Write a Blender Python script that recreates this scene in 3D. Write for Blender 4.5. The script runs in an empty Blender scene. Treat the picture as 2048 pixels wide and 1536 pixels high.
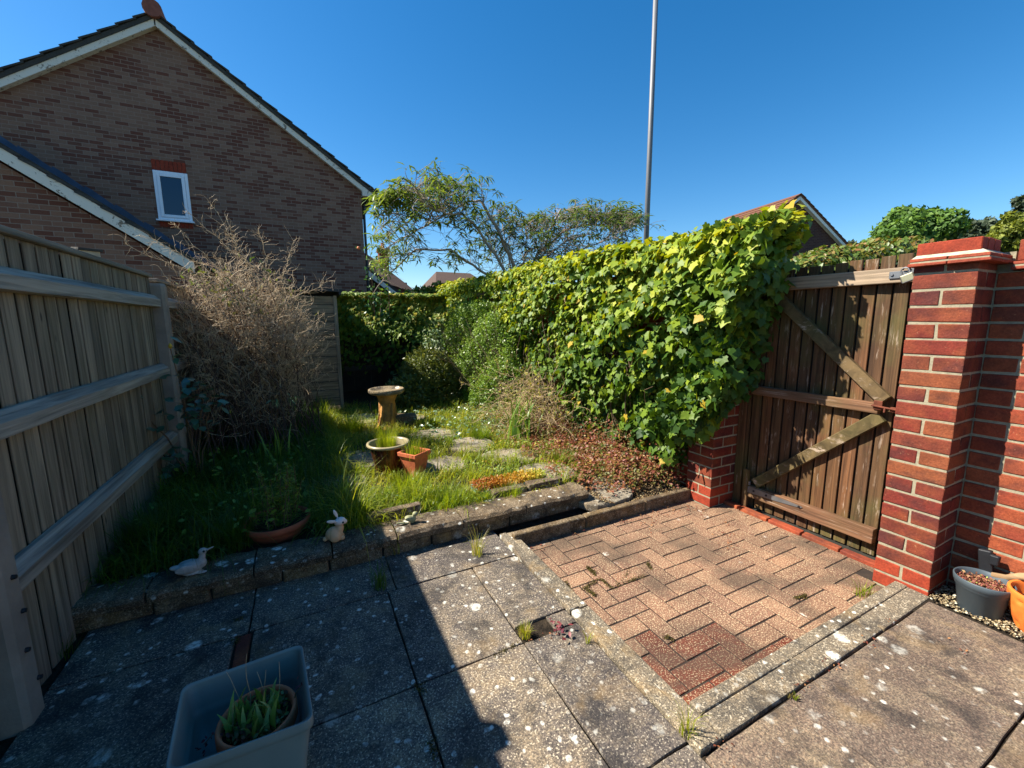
import bpy, math, random
import numpy as np
from mathutils import Matrix, Vector

rad = math.radians
rng = np.random.default_rng(7)
random.seed(7)
S = bpy.context.scene

# ------------------------------------------------------------------ camera
CAM_H = 1.37
PITCH, ROLL, YAW = 0.149686562, -0.00685331, 0.465586472
fwd = Vector((math.sin(YAW) * math.cos(PITCH), math.cos(YAW) * math.cos(PITCH), -math.sin(PITCH)))
rgt = Vector((math.cos(YAW), -math.sin(YAW), 0))
up0 = rgt.cross(fwd)
r2 = math.cos(ROLL) * rgt + math.sin(ROLL) * up0
u2 = -math.sin(ROLL) * rgt + math.cos(ROLL) * up0
cd = bpy.data.cameras.new('camera')
cam = bpy.data.objects.new('camera', cd)
S.collection.objects.link(cam)
M3 = Matrix((r2, u2, -fwd)).transposed()
cam.matrix_world = Matrix.Translation((0, 0, CAM_H)) @ M3.to_4x4()
cd.sensor_width = 36.0
cd.lens = 828.0 / 2048 * 36.0
cd.clip_start = 0.05
cd.clip_end = 2000
S.camera = cam

# ------------------------------------------------------------------ light
SUN = Vector((-1.0, 0.56, 1.21)).normalized()        # towards the sun
elev = math.asin(SUN.z)
azim = math.atan2(SUN.x, SUN.y)                       # clockwise from +Y
w = bpy.data.worlds.new('World'); S.world = w
w.use_nodes = True
nt = w.node_tree; nt.nodes.clear()
sky = nt.nodes.new('ShaderNodeTexSky'); sky.sky_type = 'NISHITA'
sky.sun_disc = False; sky.sun_elevation = elev; sky.sun_rotation = azim
sky.air_density = 1.0; sky.dust_density = 0.25; sky.ozone_density = 3.0; sky.altitude = 0
hs = nt.nodes.new('ShaderNodeHueSaturation'); hs.inputs['Saturation'].default_value = 1.37; hs.inputs['Hue'].default_value = 0.498
bg = nt.nodes.new('ShaderNodeBackground'); bg.inputs['Strength'].default_value = 0.076
wo = nt.nodes.new('ShaderNodeOutputWorld')
nt.links.new(sky.outputs[0], hs.inputs['Color']); nt.links.new(hs.outputs[0], bg.inputs[0]); nt.links.new(bg.outputs[0], wo.inputs[0])
sd = bpy.data.lights.new('sun', 'SUN'); sd.energy = 5.0; sd.angle = rad(0.53); sd.color = (1.0, 0.93, 0.82)
so = bpy.data.objects.new('sun', sd); S.collection.objects.link(so)
so.rotation_euler = SUN.to_track_quat('Z', 'Y').to_euler()
S.view_settings.view_transform = 'Standard'; S.view_settings.look = 'None'
S.view_settings.gamma = 1.0; S.view_settings.exposure = 1.22; S.view_settings.use_curve_mapping = False
S.cycles.max_bounces = 6; S.cycles.transparent_max_bounces = 8; S.cycles.diffuse_bounces = 3
S.cycles.glossy_bounces = 3; S.cycles.transmission_bounces = 4

# ------------------------------------------------------------------ helpers
def ray(px, py):
    v = Vector(((px - 1024) / 828.0, -(py - 768) / 828.0, -1.0))
    return M3 @ v
def pz(px, py, z):
    d = ray(px, py); s = (z - CAM_H) / d.z
    return Vector((d.x * s, d.y * s, z))
def pyy(px, py, y):
    d = ray(px, py); s = y / d.y
    return Vector((d.x * s, y, CAM_H + d.z * s))
def pxx(px, py, x):
    d = ray(px, py); s = x / d.x
    return Vector((x, d.y * s, CAM_H + d.z * s))

def srgb(r, g, b):
    f = lambda c: c / 12.92 if c <= 0.04045 else ((c + 0.055) / 1.055) ** 2.4
    return (f(r / 255), f(g / 255), f(b / 255), 1)

WLOC = {}
def thing(name, label, cat, loc=(0, 0, 0), group=None):
    o = bpy.data.objects.new(name, None)
    o.empty_display_size = 0.1
    S.collection.objects.link(o); o.location = loc
    o['label'] = label; o['category'] = cat
    if group: o['group'] = group
    WLOC[o.name] = Vector(loc)
    return o
def tag(o, label, cat, group=None, kind=None):
    if label: o['label'] = label
    if cat: o['category'] = cat
    if group: o['group'] = group
    if kind: o['kind'] = kind
    return o
def struct(o):
    o['kind'] = 'structure'; return o

def link_mesh(name, me, mat, parent=None, loc=None):
    o = bpy.data.objects.new(name, me)
    S.collection.objects.link(o)
    if mat: me.materials.append(mat)
    if parent is not None:
        o.parent = parent
        WLOC[o.name] = WLOC[parent.name]
    else:
        o.location = loc or (0, 0, 0)
        WLOC[o.name] = Vector(loc or (0, 0, 0))
    return o

def np_mesh(name, V, F, mat, parent=None, loc=None, rnd=None, smooth=False):
    """V (n,3) in world space, F (m,k) same valence."""
    V = np.asarray(V, dtype=np.float64)
    off = WLOC[parent.name] if parent is not None else Vector(loc or (0, 0, 0))
    V = V - np.array(off)
    F = np.asarray(F, dtype=np.int32)
    me = bpy.data.meshes.new(name)
    k = F.shape[1]
    me.vertices.add(len(V)); me.vertices.foreach_set('co', V.astype(np.float32).ravel())
    me.loops.add(F.size); me.loops.foreach_set('vertex_index', F.ravel())
    me.polygons.add(len(F)); me.polygons.foreach_set('loop_start', np.arange(0, F.size, k, dtype=np.int32))
    me.update(calc_edges=True)
    if rnd is not None:
        a = me.attributes.new('rnd', 'FLOAT', 'POINT'); a.data.foreach_set('value', np.asarray(rnd, dtype=np.float32))
    if smooth: me.polygons.foreach_set('use_smooth', np.ones(len(F), dtype=bool))
    return link_mesh(name, me, mat, parent, loc)

class MB:
    def __init__(s): s.v = []; s.f = []; s.r = []
    def add(s, vs, fs, r=0.5):
        b = len(s.v); s.v.extend([tuple(x) for x in vs]); s.f.extend([tuple(i + b for i in f) for f in fs]); s.r.extend([r] * len(vs)); return s
    def box(s, c, d, rot=None, r=0.5, jit=0.0, taper=None):
        vs = []
        for sz in (-.5, .5):
            for sx, sy in ((-.5, -.5), (.5, -.5), (.5, .5), (-.5, .5)):
                k = 1.0 if (taper is None or sz < 0) else taper
                p = Vector((sx * d[0] * k, sy * d[1] * k, sz * d[2]))
                if jit: p += Vector((random.uniform(-jit, jit), random.uniform(-jit, jit), random.uniform(-jit, jit)))
                if rot is not None: p = rot @ p
                vs.append(p + Vector(c))
        return s.add(vs, [(0, 3, 2, 1), (4, 5, 6, 7), (0, 1, 5, 4), (1, 2, 6, 5), (2, 3, 7, 6), (3, 0, 4, 7)], r)
    def span(s, a, b, r=0.5, jit=0.0):
        return s.box([(a[i] + b[i]) / 2 for i in range(3)], [abs(b[i] - a[i]) for i in range(3)], r=r, jit=jit)
    def bar(s, a, b, wd, th, upv=(0, 0, 1), r=0.5):
        a = Vector(a); b = Vector(b); x = (b - a).normalized(); u = Vector(upv)
        y = u.cross(x).normalized(); z = x.cross(y)
        R = Matrix((x, y, z)).transposed()
        return s.box((a + b) / 2, ((b - a).length, wd, th), R, r)
    def tube(s, pts, rr, n=8, cap=True, r=0.5):
        pts = [Vector(p) for p in pts]
        if not hasattr(rr, '__len__'): rr = [rr] * len(pts)
        vs = []; pu = None
        for i, p in enumerate(pts):
            t = (pts[min(i + 1, len(pts) - 1)] - pts[max(i - 1, 0)]).normalized()
            if pu is None:
                pu = t.orthogonal().normalized()
            u = (pu - t * pu.dot(t)).normalized(); pu = u; v = t.cross(u)
            for k in range(n):
                a = 2 * math.pi * k / n
                vs.append(p + (u * math.cos(a) + v * math.sin(a)) * rr[i])
        fs = []
        for i in range(len(pts) - 1):
            for k in range(n):
                fs.append((i * n + k, i * n + (k + 1) % n, (i + 1) * n + (k + 1) % n, (i + 1) * n + k))
        if cap:
            fs.append(tuple(range(n))[::-1]); fs.append(tuple((len(pts) - 1) * n + k for k in range(n)))
        return s.add(vs, fs, r)
    def lathe(s, c, prof, n=32, r=0.5, sq=None, wob=0.0):
        """prof list of (radius, z); closed by first/last radius 0 if wanted."""
        vs = []
        for (R, z) in prof:
            for k in range(n):
                a = 2 * math.pi * k / n
                q = R * (1 + (wob * math.sin(3 * a + z * 40) + wob * .6 * math.sin(7 * a + z * 25) if wob else 0))
                vs.append((c[0] + q * math.cos(a), c[1] + q * math.sin(a), c[2] + z))
        fs = []
        for i in range(len(prof) - 1):
            for k in range(n):
                fs.append((i * n + k, i * n + (k + 1) % n, (i + 1) * n + (k + 1) % n, (i + 1) * n + k))
        return s.add(vs, fs, r)
    def build(s, name, mat, parent=None, loc=None, smooth=False, bevel=0, seg=1, auto=None):
        off = WLOC[parent.name] if parent is not None else Vector(loc or (0, 0, 0))
        me = bpy.data.meshes.new(name)
        me.from_pydata([(x[0] - off[0], x[1] - off[1], x[2] - off[2]) for x in s.v], [], s.f)
        a = me.attributes.new('rnd', 'FLOAT', 'POINT'); a.data.foreach_set('value', np.array(s.r, dtype=np.float32))
        if smooth: me.polygons.foreach_set('use_smooth', np.ones(len(me.polygons), dtype=bool))
        me.update()
        o = link_mesh(name, me, mat, parent, loc)
        if bevel:
            m = o.modifiers.new('bevel', 'BEVEL'); m.width = bevel; m.segments = seg; m.limit_method = 'ANGLE'; m.angle_limit = rad(40)
        return o

# ------------------------------------------------------------------ materials
class Mat:
    def __init__(s, name):
        s.m = bpy.data.materials.new(name); s.m.use_nodes = True
        s.t = s.m.node_tree; s.t.nodes.clear()
        s.out = s.t.nodes.new('ShaderNodeOutputMaterial')
        s.b = s.t.nodes.new('ShaderNodeBsdfPrincipled')
        s.t.links.new(s.b.outputs[0], s.out.inputs[0])
        s.co = s.t.nodes.new('ShaderNodeTexCoord')
    def n(s, typ, **kw):
        x = s.t.nodes.new(typ)
        for k, v in kw.items(): setattr(x, k, v)
        return x
    def l(s, a, b): s.t.links.new(a, b)
    def map(s, scale=(1, 1, 1), src=None, rot=(0, 0, 0)):
        m = s.n('ShaderNodeMapping'); m.inputs['Scale'].default_value = scale; m.inputs['Rotation'].default_value = rot
        s.l(src or s.co.outputs['Object'], m.inputs[0]); return m.outputs[0]
    def noise(s, scale, detail=4, rough=.55, src=None, dist=0):
        x = s.n('ShaderNodeTexNoise'); x.inputs['Scale'].default_value = scale; x.inputs['Detail'].default_value = detail
        x.inputs['Roughness'].default_value = rough; x.inputs['Distortion'].default_value = dist
        s.l(src or s.co.outputs['Object'], x.inputs['Vector']); return x.outputs['Fac']
    def vor(s, scale, src=None, out='Distance', feat='F1', rand=1):
        x = s.n('ShaderNodeTexVoronoi', feature=feat); x.inputs['Scale'].default_value = scale
        x.inputs['Randomness'].default_value = rand
        s.l(src or s.co.outputs['Object'], x.inputs['Vector']); return x.outputs[out]
    def ramp(s, fac, stops, interp='LINEAR'):
        x = s.n('ShaderNodeValToRGB'); x.color_ramp.interpolation = interp
        e = x.color_ramp.elements
        while len(e) > len(stops): e.remove(e[-1])
        while len(e) < len(stops): e.new(0.5)
        for i, (p, c) in enumerate(stops):
            e[i].position = p; e[i].color = c if hasattr(c, '__len__') else (c, c, c, 1)
        s.l(fac, x.inputs[0]); return x.outputs[0]
    def mix(s, fac, a, b, mode='MIX'):
        x = s.n('ShaderNodeMix', data_type='RGBA', blend_type=mode)
        for i, v in ((0, fac), (6, a), (7, b)):
            if hasattr(v, 'links') or hasattr(v, 'is_linked'): s.l(v, x.inputs[i])
            else: x.inputs[i].default_value = v
        return x.outputs[2]
    def math(s, op, a, b=None, c=None):
        x = s.n('ShaderNodeMath', operation=op)
        for i, v in enumerate((a, b, c)):
            if v is None: continue
            if hasattr(v, 'is_linked'): s.l(v, x.inputs[i])
            else: x.inputs[i].default_value = v
        return x.outputs[0]
    def attr(s, name='rnd'):
        x = s.n('ShaderNodeAttribute', attribute_name=name); return x.outputs['Fac']
    def base(s, c):
        if hasattr(c, 'is_linked'): s.l(c, s.b.inputs['Base Color'])
        else: s.b.inputs['Base Color'].default_value = c
    def rough(s, v, spec=None):
        if hasattr(v, 'is_linked'): s.l(v, s.b.inputs['Roughness'])
        else: s.b.inputs['Roughness'].default_value = v
        if spec is not None: s.b.inputs['Specular IOR Level'].default_value = spec
    def bump(s, h, strength=.5, dist=.01):
        x = s.n('ShaderNodeBump'); x.inputs['Strength'].default_value = strength; x.inputs['Distance'].default_value = dist
        s.l(h, x.inputs['Height']); s.l(x.outputs[0], s.b.inputs['Normal']); return x

def leaf_mat(name, stops, trans=.4, rough=.45, tint=(1.25, 1.15, .45), spec=.35, nscale=0):
    """leaf: colour chosen per leaf by 'rnd', part of the light passes through."""
    M = Mat(name)
    c = M.ramp(M.attr(), stops)
    if nscale:
        n = M.noise(nscale, 2)
        c = M.mix(.5, c, M.ramp(n, [(.35, (.75, .75, .75, 1)), (.65, (1.2, 1.2, 1.15, 1))]), 'MULTIPLY')
    M.base(c); M.rough(rough, spec)
    tr = M.n('ShaderNodeBsdfTranslucent')
    M.l(M.mix(1.0, c, (tint[0], tint[1], tint[2], 1), 'MULTIPLY'), tr.inputs[0])
    mx = M.n('ShaderNodeMixShader'); mx.inputs[0].default_value = trans
    M.l(M.b.outputs[0], mx.inputs[1]); M.l(tr.outputs[0], mx.inputs[2]); M.l(mx.outputs[0], M.out.inputs[0])
    return M.m

def concrete(name, c0, c1, lich=.35, tan=.3, agg=1.0):
    """old exposed-aggregate paving: speckle, dark algae, white and ochre lichen."""
    M = Mat(name)
    big = M.noise(2.2, 5, .6)
    med = M.noise(11, 5, .65)
    fine = M.noise(170, 3, .7)
    c = M.mix(M.ramp(big, [(.35, 0), (.65, 1)]), c0, c1)
    c = M.mix(M.ramp(med, [(.45, 0), (.7, .75)]), c, srgb(140, 126, 105))
    c = M.mix(.9, c, M.ramp(fine, [(.32, (.28, .28, .3, 1)), (.5, (.9, .88, .86, 1)), (.68, (2.1, 1.95, 1.7, 1))]), 'MULTIPLY')
    spk = M.noise(88, 2, .5, dist=.3)
    c = M.mix(M.ramp(spk, [(.60, 0), (.70, .5 * agg)]), c, srgb(160, 146, 120))
    spk2 = M.noise(140, 1, .5)
    c = M.mix(M.ramp(spk2, [(.60, 0), (.68, .8 * agg)]), c, srgb(196, 184, 160))
    blot = M.noise(7, 3, .6, dist=.4)
    c = M.mix(M.ramp(blot, [(.5, 0), (.66, .65)]), c, (.022, .021, .022, 1))
    # rnd shade per slab
    c = M.mix(1, c, M.ramp(M.attr(), [(0, (.78, .78, .8, 1)), (1, (1.15, 1.12, 1.05, 1))]), 'MULTIPLY')
    if tan:
        t1 = M.noise(5.5, 4, .6, dist=.6)
        c = M.mix(M.ramp(t1, [(.56, 0), (.72, tan)]), c, srgb(150, 120, 72))
    if lich:
        nz = M.n('ShaderNodeTexNoise'); nz.inputs['Scale'].default_value = 22; M.l(M.co.outputs['Object'], nz.inputs['Vector'])
        wv = M.mix(.03, M.co.outputs['Object'], nz.outputs['Color'], 'ADD')
        v = M.vor(6.0, src=wv)
        l1 = M.ramp(v, [(.13, 1), (.19, 0)])
        v2 = M.vor(19, src=wv)
        l2 = M.ramp(v2, [(.14, 1), (.22, 0)])
        br = M.ramp(M.noise(55, 3, .7), [(.42, .25), (.56, 1)])
        mm = M.math('MULTIPLY', M.math('MAXIMUM', l1, l2), br)
        sel = M.ramp(M.noise(3.1, 2), [(.42, .25), (.56, 1)])
        mm = M.math('MULTIPLY', M.math('MULTIPLY', mm, sel), lich * 2)
        c = M.mix(M.math('MINIMUM', mm, .9), c, srgb(226, 224, 210))
    M.base(c); M.rough(.9, .25)
    h = M.math('ADD', fine, M.math('MULTIPLY', med, .8))
    M.bump(h, .55, .004)
    return M.m

def brick_mat(name, stops, dark=.35, rough=.82, fleck=True, bumpd=.004):
    M = Mat(name)
    c = M.ramp(M.attr(), stops)
    n = M.noise(14, 4, .6); f = M.noise(120, 3, .7)
    if fleck:
        c = M.mix(M.ramp(M.noise(5.5, 3, .6), [(.46, 0), (.64, .6)]), c, srgb(134, 72, 42)); c = M.mix(M.ramp(M.noise(6.3, 3, .6, src=M.map((1, 1, 1.7), rot=(0, 0, 1))), [(.52, 0), (.66, .55)]), c, srgb(66, 38, 38))
    c = M.mix(.75, c, M.ramp(n, [(.3, (.62, .58, .6, 1)), (.7, (1.3, 1.25, 1.15, 1))]), 'MULTIPLY')
    c = M.mix(.8, c, M.ramp(f, [(.3, (.65, .6, .6, 1)), (.7, (1.25, 1.25, 1.2, 1))]), 'MULTIPLY')
    if fleck:
        v = M.noise(90, 2); c = M.mix(M.ramp(v, [(.68, 0), (.76, .3)]), c, srgb(200, 150, 110))
    M.base(c); M.rough(rough, .3)
    M.bump(M.math('ADD', f, M.math('MULTIPLY', n, .6)), .5, bumpd)
    return M.m

def wood_mat(name, stops, grain=(60, 60, 2.2), scratch=0, rough=.8, green=.0, knots=True, bumps=.35):
    M = Mat(name)
    c = M.ramp(M.attr(), stops)
    g = M.noise(1.0, 6, .6, src=M.map(grain), dist=.8)
    g2 = M.noise(1.0, 3, .5, src=M.map((grain[0] * .25, grain[1] * .25, grain[2] * .5)), dist=1.0)
    c = M.mix(.85, c, M.ramp(g, [(.32, (.38, .37, .36, 1)), (.5, (.9, .89, .88, 1)), (.64, (1.3, 1.28, 1.25, 1))]), 'MULTIPLY')
    c = M.mix(.7, c, M.ramp(g2, [(.3, (.65, .65, .66, 1)), (.7, (1.25, 1.22, 1.2, 1))]), 'MULTIPLY')
    if green:
        gn = M.noise(2.6, 4, .6); c = M.mix(M.ramp(gn, [(.45, 0), (.7, green)]), c, srgb(86, 92, 46))
    if knots:
        k = M.vor(1.0, src=M.map((9, 9, 2.6))); c = M.mix(M.ramp(k, [(.03, .75), (.07, 0)]), c, (.02, .017, .014, 1))
    if scratch:
        s1 = M.noise(1.0, 5, .75, src=M.map((grain[0] * .7, grain[1] * .7, grain[2] * 2)))
        s2 = M.noise(6, 3); s = M.math('MULTIPLY', M.ramp(s1, [(.56, 0), (.64, 1)]), M.ramp(s2, [(.42, 0), (.6, 1)]))
        c = M.mix(M.math('MULTIPLY', s, scratch), c, srgb(190, 170, 150))
    M.base(c); M.rough(rough, .3)
    M.bump(g, bumps, .004)
    return M.m

def plain(name, col, rough=.6, metal=0, spec=.5, var=.25, vs=12, bump=.2, bs=80, bd=.002):
    M = Mat(name)
    n = M.noise(vs, 4, .6)
    c = M.mix(1, col, M.ramp(n, [(.3, (1 - var, 1 - var, 1 - var, 1)), (.7, (1 + var, 1 + var, 1 + var, 1))]), 'MULTIPLY')
    M.base(c); M.rough(rough, spec); M.b.inputs['Metallic'].default_value = metal
    if bump: M.bump(M.noise(bs, 3), bump, bd)
    return M.m

m_slab = concrete('patio_slab', srgb(84, 78, 75), srgb(104, 97, 90), lich=.42, tan=.28)
m_slab_warm = concrete('patio_slab_brown', srgb(100, 87, 77), srgb(112, 98, 87), lich=.35, tan=.25, agg=.35)
m_kerb = concrete('kerb_concrete', srgb(96, 90, 80), srgb(122, 114, 100), lich=.55, tan=.5)
m_stone = concrete('wall_block', srgb(104, 86, 62), srgb(78, 66, 48), lich=.15, tan=.5, agg=.4)
m_coping = concrete('coping_block', srgb(78, 66, 52), srgb(100, 86, 68), lich=.5, tan=.4, agg=.5)
m_flag = concrete('flagstone', srgb(138, 132, 118), srgb(118, 112, 100), lich=.3, tan=.2)
def soil_mat(name, a, b):
    M = Mat(name); n = M.noise(30, 6, .7)
    M.base(M.ramp(n, [(.35, a), (.65, b)])); M.rough(.95, .2); M.bump(n, .9, .03); return M.m
m_soil = soil_mat('soil', (.012, .009, .006, 1), (.05, .036, .022, 1))
m_ground = soil_mat('far_ground', (.05, .055, .03, 1), (.09, .085, .05, 1))
m_mortar = plain('mortar', srgb(146, 138, 114), .95, var=.2, vs=40, bump=.5, bs=140, bd=.004)
m_mortar_d = plain('joint_dirt', (.02, .018, .012, 1), .95, var=.3, bump=.4)

# paver blocks: per-block colour + pale aggregate flecks
def paver_mat():
    M = Mat('block_paver')
    c = M.ramp(M.attr(), [(0, srgb(118, 90, 74)), (.3, srgb(136, 104, 84)), (.55, srgb(126, 94, 78)), (.8, srgb(144, 112, 90)), (.9, srgb(106, 50, 36)), (1, srgb(116, 58, 42))])
    n = M.noise(5, 4, .6); f = M.noise(150, 3, .75)
    c = M.mix(.7, c, M.ramp(n, [(.3, (.55, .55, .58, 1)), (.68, (1.2, 1.18, 1.12, 1))]), 'MULTIPLY')
    c = M.mix(.9, c, M.ramp(f, [(.3, (.35, .33, .34, 1)), (.5, (.9, .88, .86, 1)), (.68, (1.6, 1.5, 1.35, 1))]), 'MULTIPLY')
    v2 = M.vor(135); fl = M.ramp(M.noise(165, 1, .5), [(.56, 0), (.64, 1)])
    c = M.mix(M.math('MULTIPLY', fl, .7), c, srgb(206, 184, 146))
    d = M.noise(2.3, 4, .6, dist=.5)
    c = M.mix(M.ramp(d, [(.46, 0), (.62, .65)]), c, srgb(70, 62, 52))
    wv = M.vor(5.5); br = M.ramp(M.noise(60, 3, .7), [(.45, 0), (.55, 1)])
    c = M.mix(M.math('MULTIPLY', M.ramp(wv, [(.07, .8), (.12, 0)]), br), c, srgb(205, 195, 180))
    M.base(c); M.rough(.9, .25); M.bump(M.math('ADD', f, M.math('MULTIPLY', v2, .4)), .6, .003)
    return M.m
m_paver = paver_mat()

ENG = [(0, srgb(104, 38, 30)), (.3, srgb(116, 46, 34)), (.48, srgb(84, 42, 40)), (.62, srgb(102, 42, 34)), (.78, srgb(112, 54, 38)), (.9, srgb(126, 72, 44)), (1, srgb(96, 40, 36))]
m_brick = brick_mat('red_brick', ENG)
m_brick_r = brick_mat('bright_red_brick', [(0, srgb(138, 54, 34)), (1, srgb(152, 62, 38))], fleck=False)
m_brick_w = brick_mat('orange_brick', [(0, srgb(132, 58, 38)), (.3, srgb(148, 70, 44)), (.6, srgb(124, 54, 38)), (.8, srgb(158, 84, 52)), (1, srgb(108, 50, 38))])
m_tile = brick_mat('clay_tile', [(0, srgb(142, 66, 46)), (1, srgb(158, 78, 54))], fleck=False)

GREY = [(0, srgb(120, 106, 88)), (.5, srgb(146, 132, 112)), (1, srgb(100, 90, 76))]
m_fence = wood_mat('weathered_fence_wood', GREY, (45, 45, 1.6), green=.15)
m_rail = wood_mat('weathered_rail_wood', [(0, srgb(122, 114, 100)), (1, srgb(134, 126, 112))], (40, 1.4, 40), green=.1, knots=False)
m_gate = wood_mat('gate_board_wood', [(0, srgb(88, 60, 38)), (.35, srgb(104, 70, 42)), (.6, srgb(76, 62, 42)), (.8, srgb(110, 74, 46)), (1, srgb(70, 54, 38))], (70, 70, 2.5), scratch=.55, green=.55, knots=False)
m_gaterail = wood_mat('gate_rail_wood', [(0, srgb(108, 74, 54)), (1, srgb(118, 86, 62))], (30, 2.0, 60), scratch=.75, green=.3, knots=False)
m_gatetop = wood_mat('gate_top_rail_wood', [(0, srgb(150, 132, 110)), (1, srgb(160, 142, 120))], (30, 2.0, 60), scratch=.9, green=.2, knots=False)
m_gatebrace = wood_mat('gate_brace_wood', [(0, srgb(104, 86, 58)), (1, srgb(94, 80, 50))], (30, 14, 14), scratch=.7, green=.5, knots=False)
m_shed = wood_mat('shed_cladding_wood', [(0, srgb(124, 110, 92)), (1, srgb(144, 128, 106))], (2.2, 40, 40), knots=False, green=.1)
m_concpost = plain('concrete_post', srgb(142, 130, 116), .9, var=.25, vs=5, bump=.5, bs=90, bd=.003)
m_steel = plain('galvanised_steel', srgb(120, 122, 124), .5, metal=.7, var=.2, bump=.1)
m_rust = plain('rusty_iron', srgb(110, 56, 34), .8, metal=.2, var=.4, bump=.4)
m_brass = plain('padlock_brass', srgb(186, 176, 140), .35, metal=.75, var=.1, bump=.1)
m_black = plain('black_iron', srgb(34, 36, 40), .5, metal=.3, var=.2)
m_white = plain('white_painted_wood', srgb(226, 224, 216), .6, var=.12, vs=6, bump=.2)
m_upvc = plain('white_upvc', srgb(236, 238, 242), .35, var=.03, bump=0)
def barge_mat():
    M = Mat('peeling_bargeboard'); a = M.noise(9, 6, .75, dist=.5)
    M.base(M.mix(M.ramp(a, [(.56, 0), (.62, 1)]), srgb(220, 212, 196), srgb(120, 108, 92))); M.rough(.75, .3); return M.m
m_barge = barge_mat()
def roof_mat(name, c0, c1):
    M = Mat(name); n = M.noise(3, 5, .7); f = M.noise(30, 3, .6)
    M.base(M.mix(.6, M.mix(n, c0, c1), M.ramp(f, [(.3, (.6, .6, .6, 1)), (.7, (1.3, 1.3, 1.3, 1))]), 'MULTIPLY')); M.rough(.85, .3)
    M.bump(f, .4, .02); return M.m
m_roof = roof_mat('dark_roof_tile', srgb(52, 50, 50), srgb(78, 74, 64))
m_roof_o = roof_mat('orange_roof_tile', srgb(118, 76, 54), srgb(96, 66, 50))
m_roof_b = roof_mat('brown_roof_tile', srgb(92, 72, 60), srgb(74, 60, 52))
m_leadf = plain('lead_flashing', srgb(58, 72, 92), .5, metal=.2, var=.3, vs=4)
m_ridge = plain('terracotta_ridge', srgb(132, 76, 58), .8, var=.25)
m_terra = plain('terracotta', srgb(204, 108, 68), .8, var=.2, vs=20, bump=.4)
m_terra_d = plain('old_terracotta', srgb(164, 82, 52), .85, var=.25, vs=16, bump=.4)
def glass_mat():
    M = Mat('window_glass'); M.base((.006, .022, .055, 1)); M.rough(.02, .5); M.b.inputs['IOR'].default_value = 1.6; return M.m
m_glass = glass_mat()

def housebrick(name, stops, mortar, sc=1.0, bw=.225, rh=.075, ms=.006):
    M = Mat(name)
    sp = M.n('ShaderNodeSeparateXYZ'); M.l(M.co.outputs['Object'], sp.inputs[0])
    cb = M.n('ShaderNodeCombineXYZ'); M.l(M.math('ADD', sp.outputs[0], sp.outputs[1]), cb.inputs[0]); M.l(sp.outputs[2], cb.inputs[1])
    b = M.n('ShaderNodeTexBrick'); b.offset = .5
    for k, v in (('Color1', (0, 0, 0, 1)), ('Color2', (1, 1, 1, 1)), ('Mortar', (0, 0, 0, 1)), ('Scale', 1.0), ('Mortar Size', ms), ('Mortar Smooth', .2), ('Bias', 0), ('Brick Width', bw), ('Row Height', rh)):
        b.inputs[k].default_value = v
    M.l(cb.outputs[0], b.inputs['Vector'])
    # clusters of darker bricks
    cl = M.noise(.9, 3, .6)
    v = M.math('ADD', b.outputs['Color'], M.math('MULTIPLY', M.math('SUBTRACT', cl, .5), .55))
    c = M.ramp(v, stops)
    f = M.noise(40, 3, .7); c = M.mix(.5, c, M.ramp(f, [(.3, (.7, .7, .7, 1)), (.7, (1.2, 1.2, 1.2, 1))]), 'MULTIPLY')
    g = M.noise(1.3, 4, .6); c = M.mix(.5, c, M.ramp(g, [(.3, (.8, .8, .8, 1)), (.7, (1.15, 1.15, 1.12, 1))]), 'MULTIPLY')
    c = M.mix(b.outputs['Fac'], c, mortar)
    M.base(c); M.rough(.9, .25)
    x = M.bump(M.math('SUBTRACT', 1.0, b.outputs['Fac']), .5, .01)
    return M.m
m_house = housebrick('buff_house_brick', [(0, srgb(126, 95, 78)), (.4, srgb(138, 106, 88)), (.55, srgb(124, 88, 72)), (.72, srgb(106, 70, 57)), (1, srgb(110, 68, 54))], srgb(142, 119, 104))
m_ext = housebrick('garage_brick', [(0, srgb(140, 104, 84)), (.45, srgb(132, 96, 78)), (.62, srgb(118, 78, 62)), (1, srgb(106, 64, 50))], srgb(142, 120, 104))
m_farbrick = housebrick('far_brown_brick', [(0, srgb(88, 60, 52)), (.5, srgb(82, 52, 47)), (1, srgb(70, 46, 45))], srgb(110, 92, 82))
m_ivywall = housebrick('boundary_brick', [(0, srgb(140, 60, 44)), (.5, srgb(156, 72, 50)), (1, srgb(110, 52, 44))], srgb(186, 174, 142))

# ================================================================== SETTING
def bed_z(x, y):
    """height of the planted ground."""
    z = 0.13 + 0.015 * np.sin(3.1 * x + 1.3 * y) + 0.012 * np.sin(5.3 * y - 2.0 * x)
    f = np.clip((x - 1.7) / .25, 0, 1) * np.clip((2.75 - y) / .5, 0, 1)
    return z * (1 - f) + 0.072 * f

# ground to the horizon
mb = MB(); mb.add([(-400, -400, -.06), (400, -400, -.06), (400, 600, -.06), (-400, 600, -.06)], [(0, 1, 2, 3)])
struct(mb.build('ground', m_ground))
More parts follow.
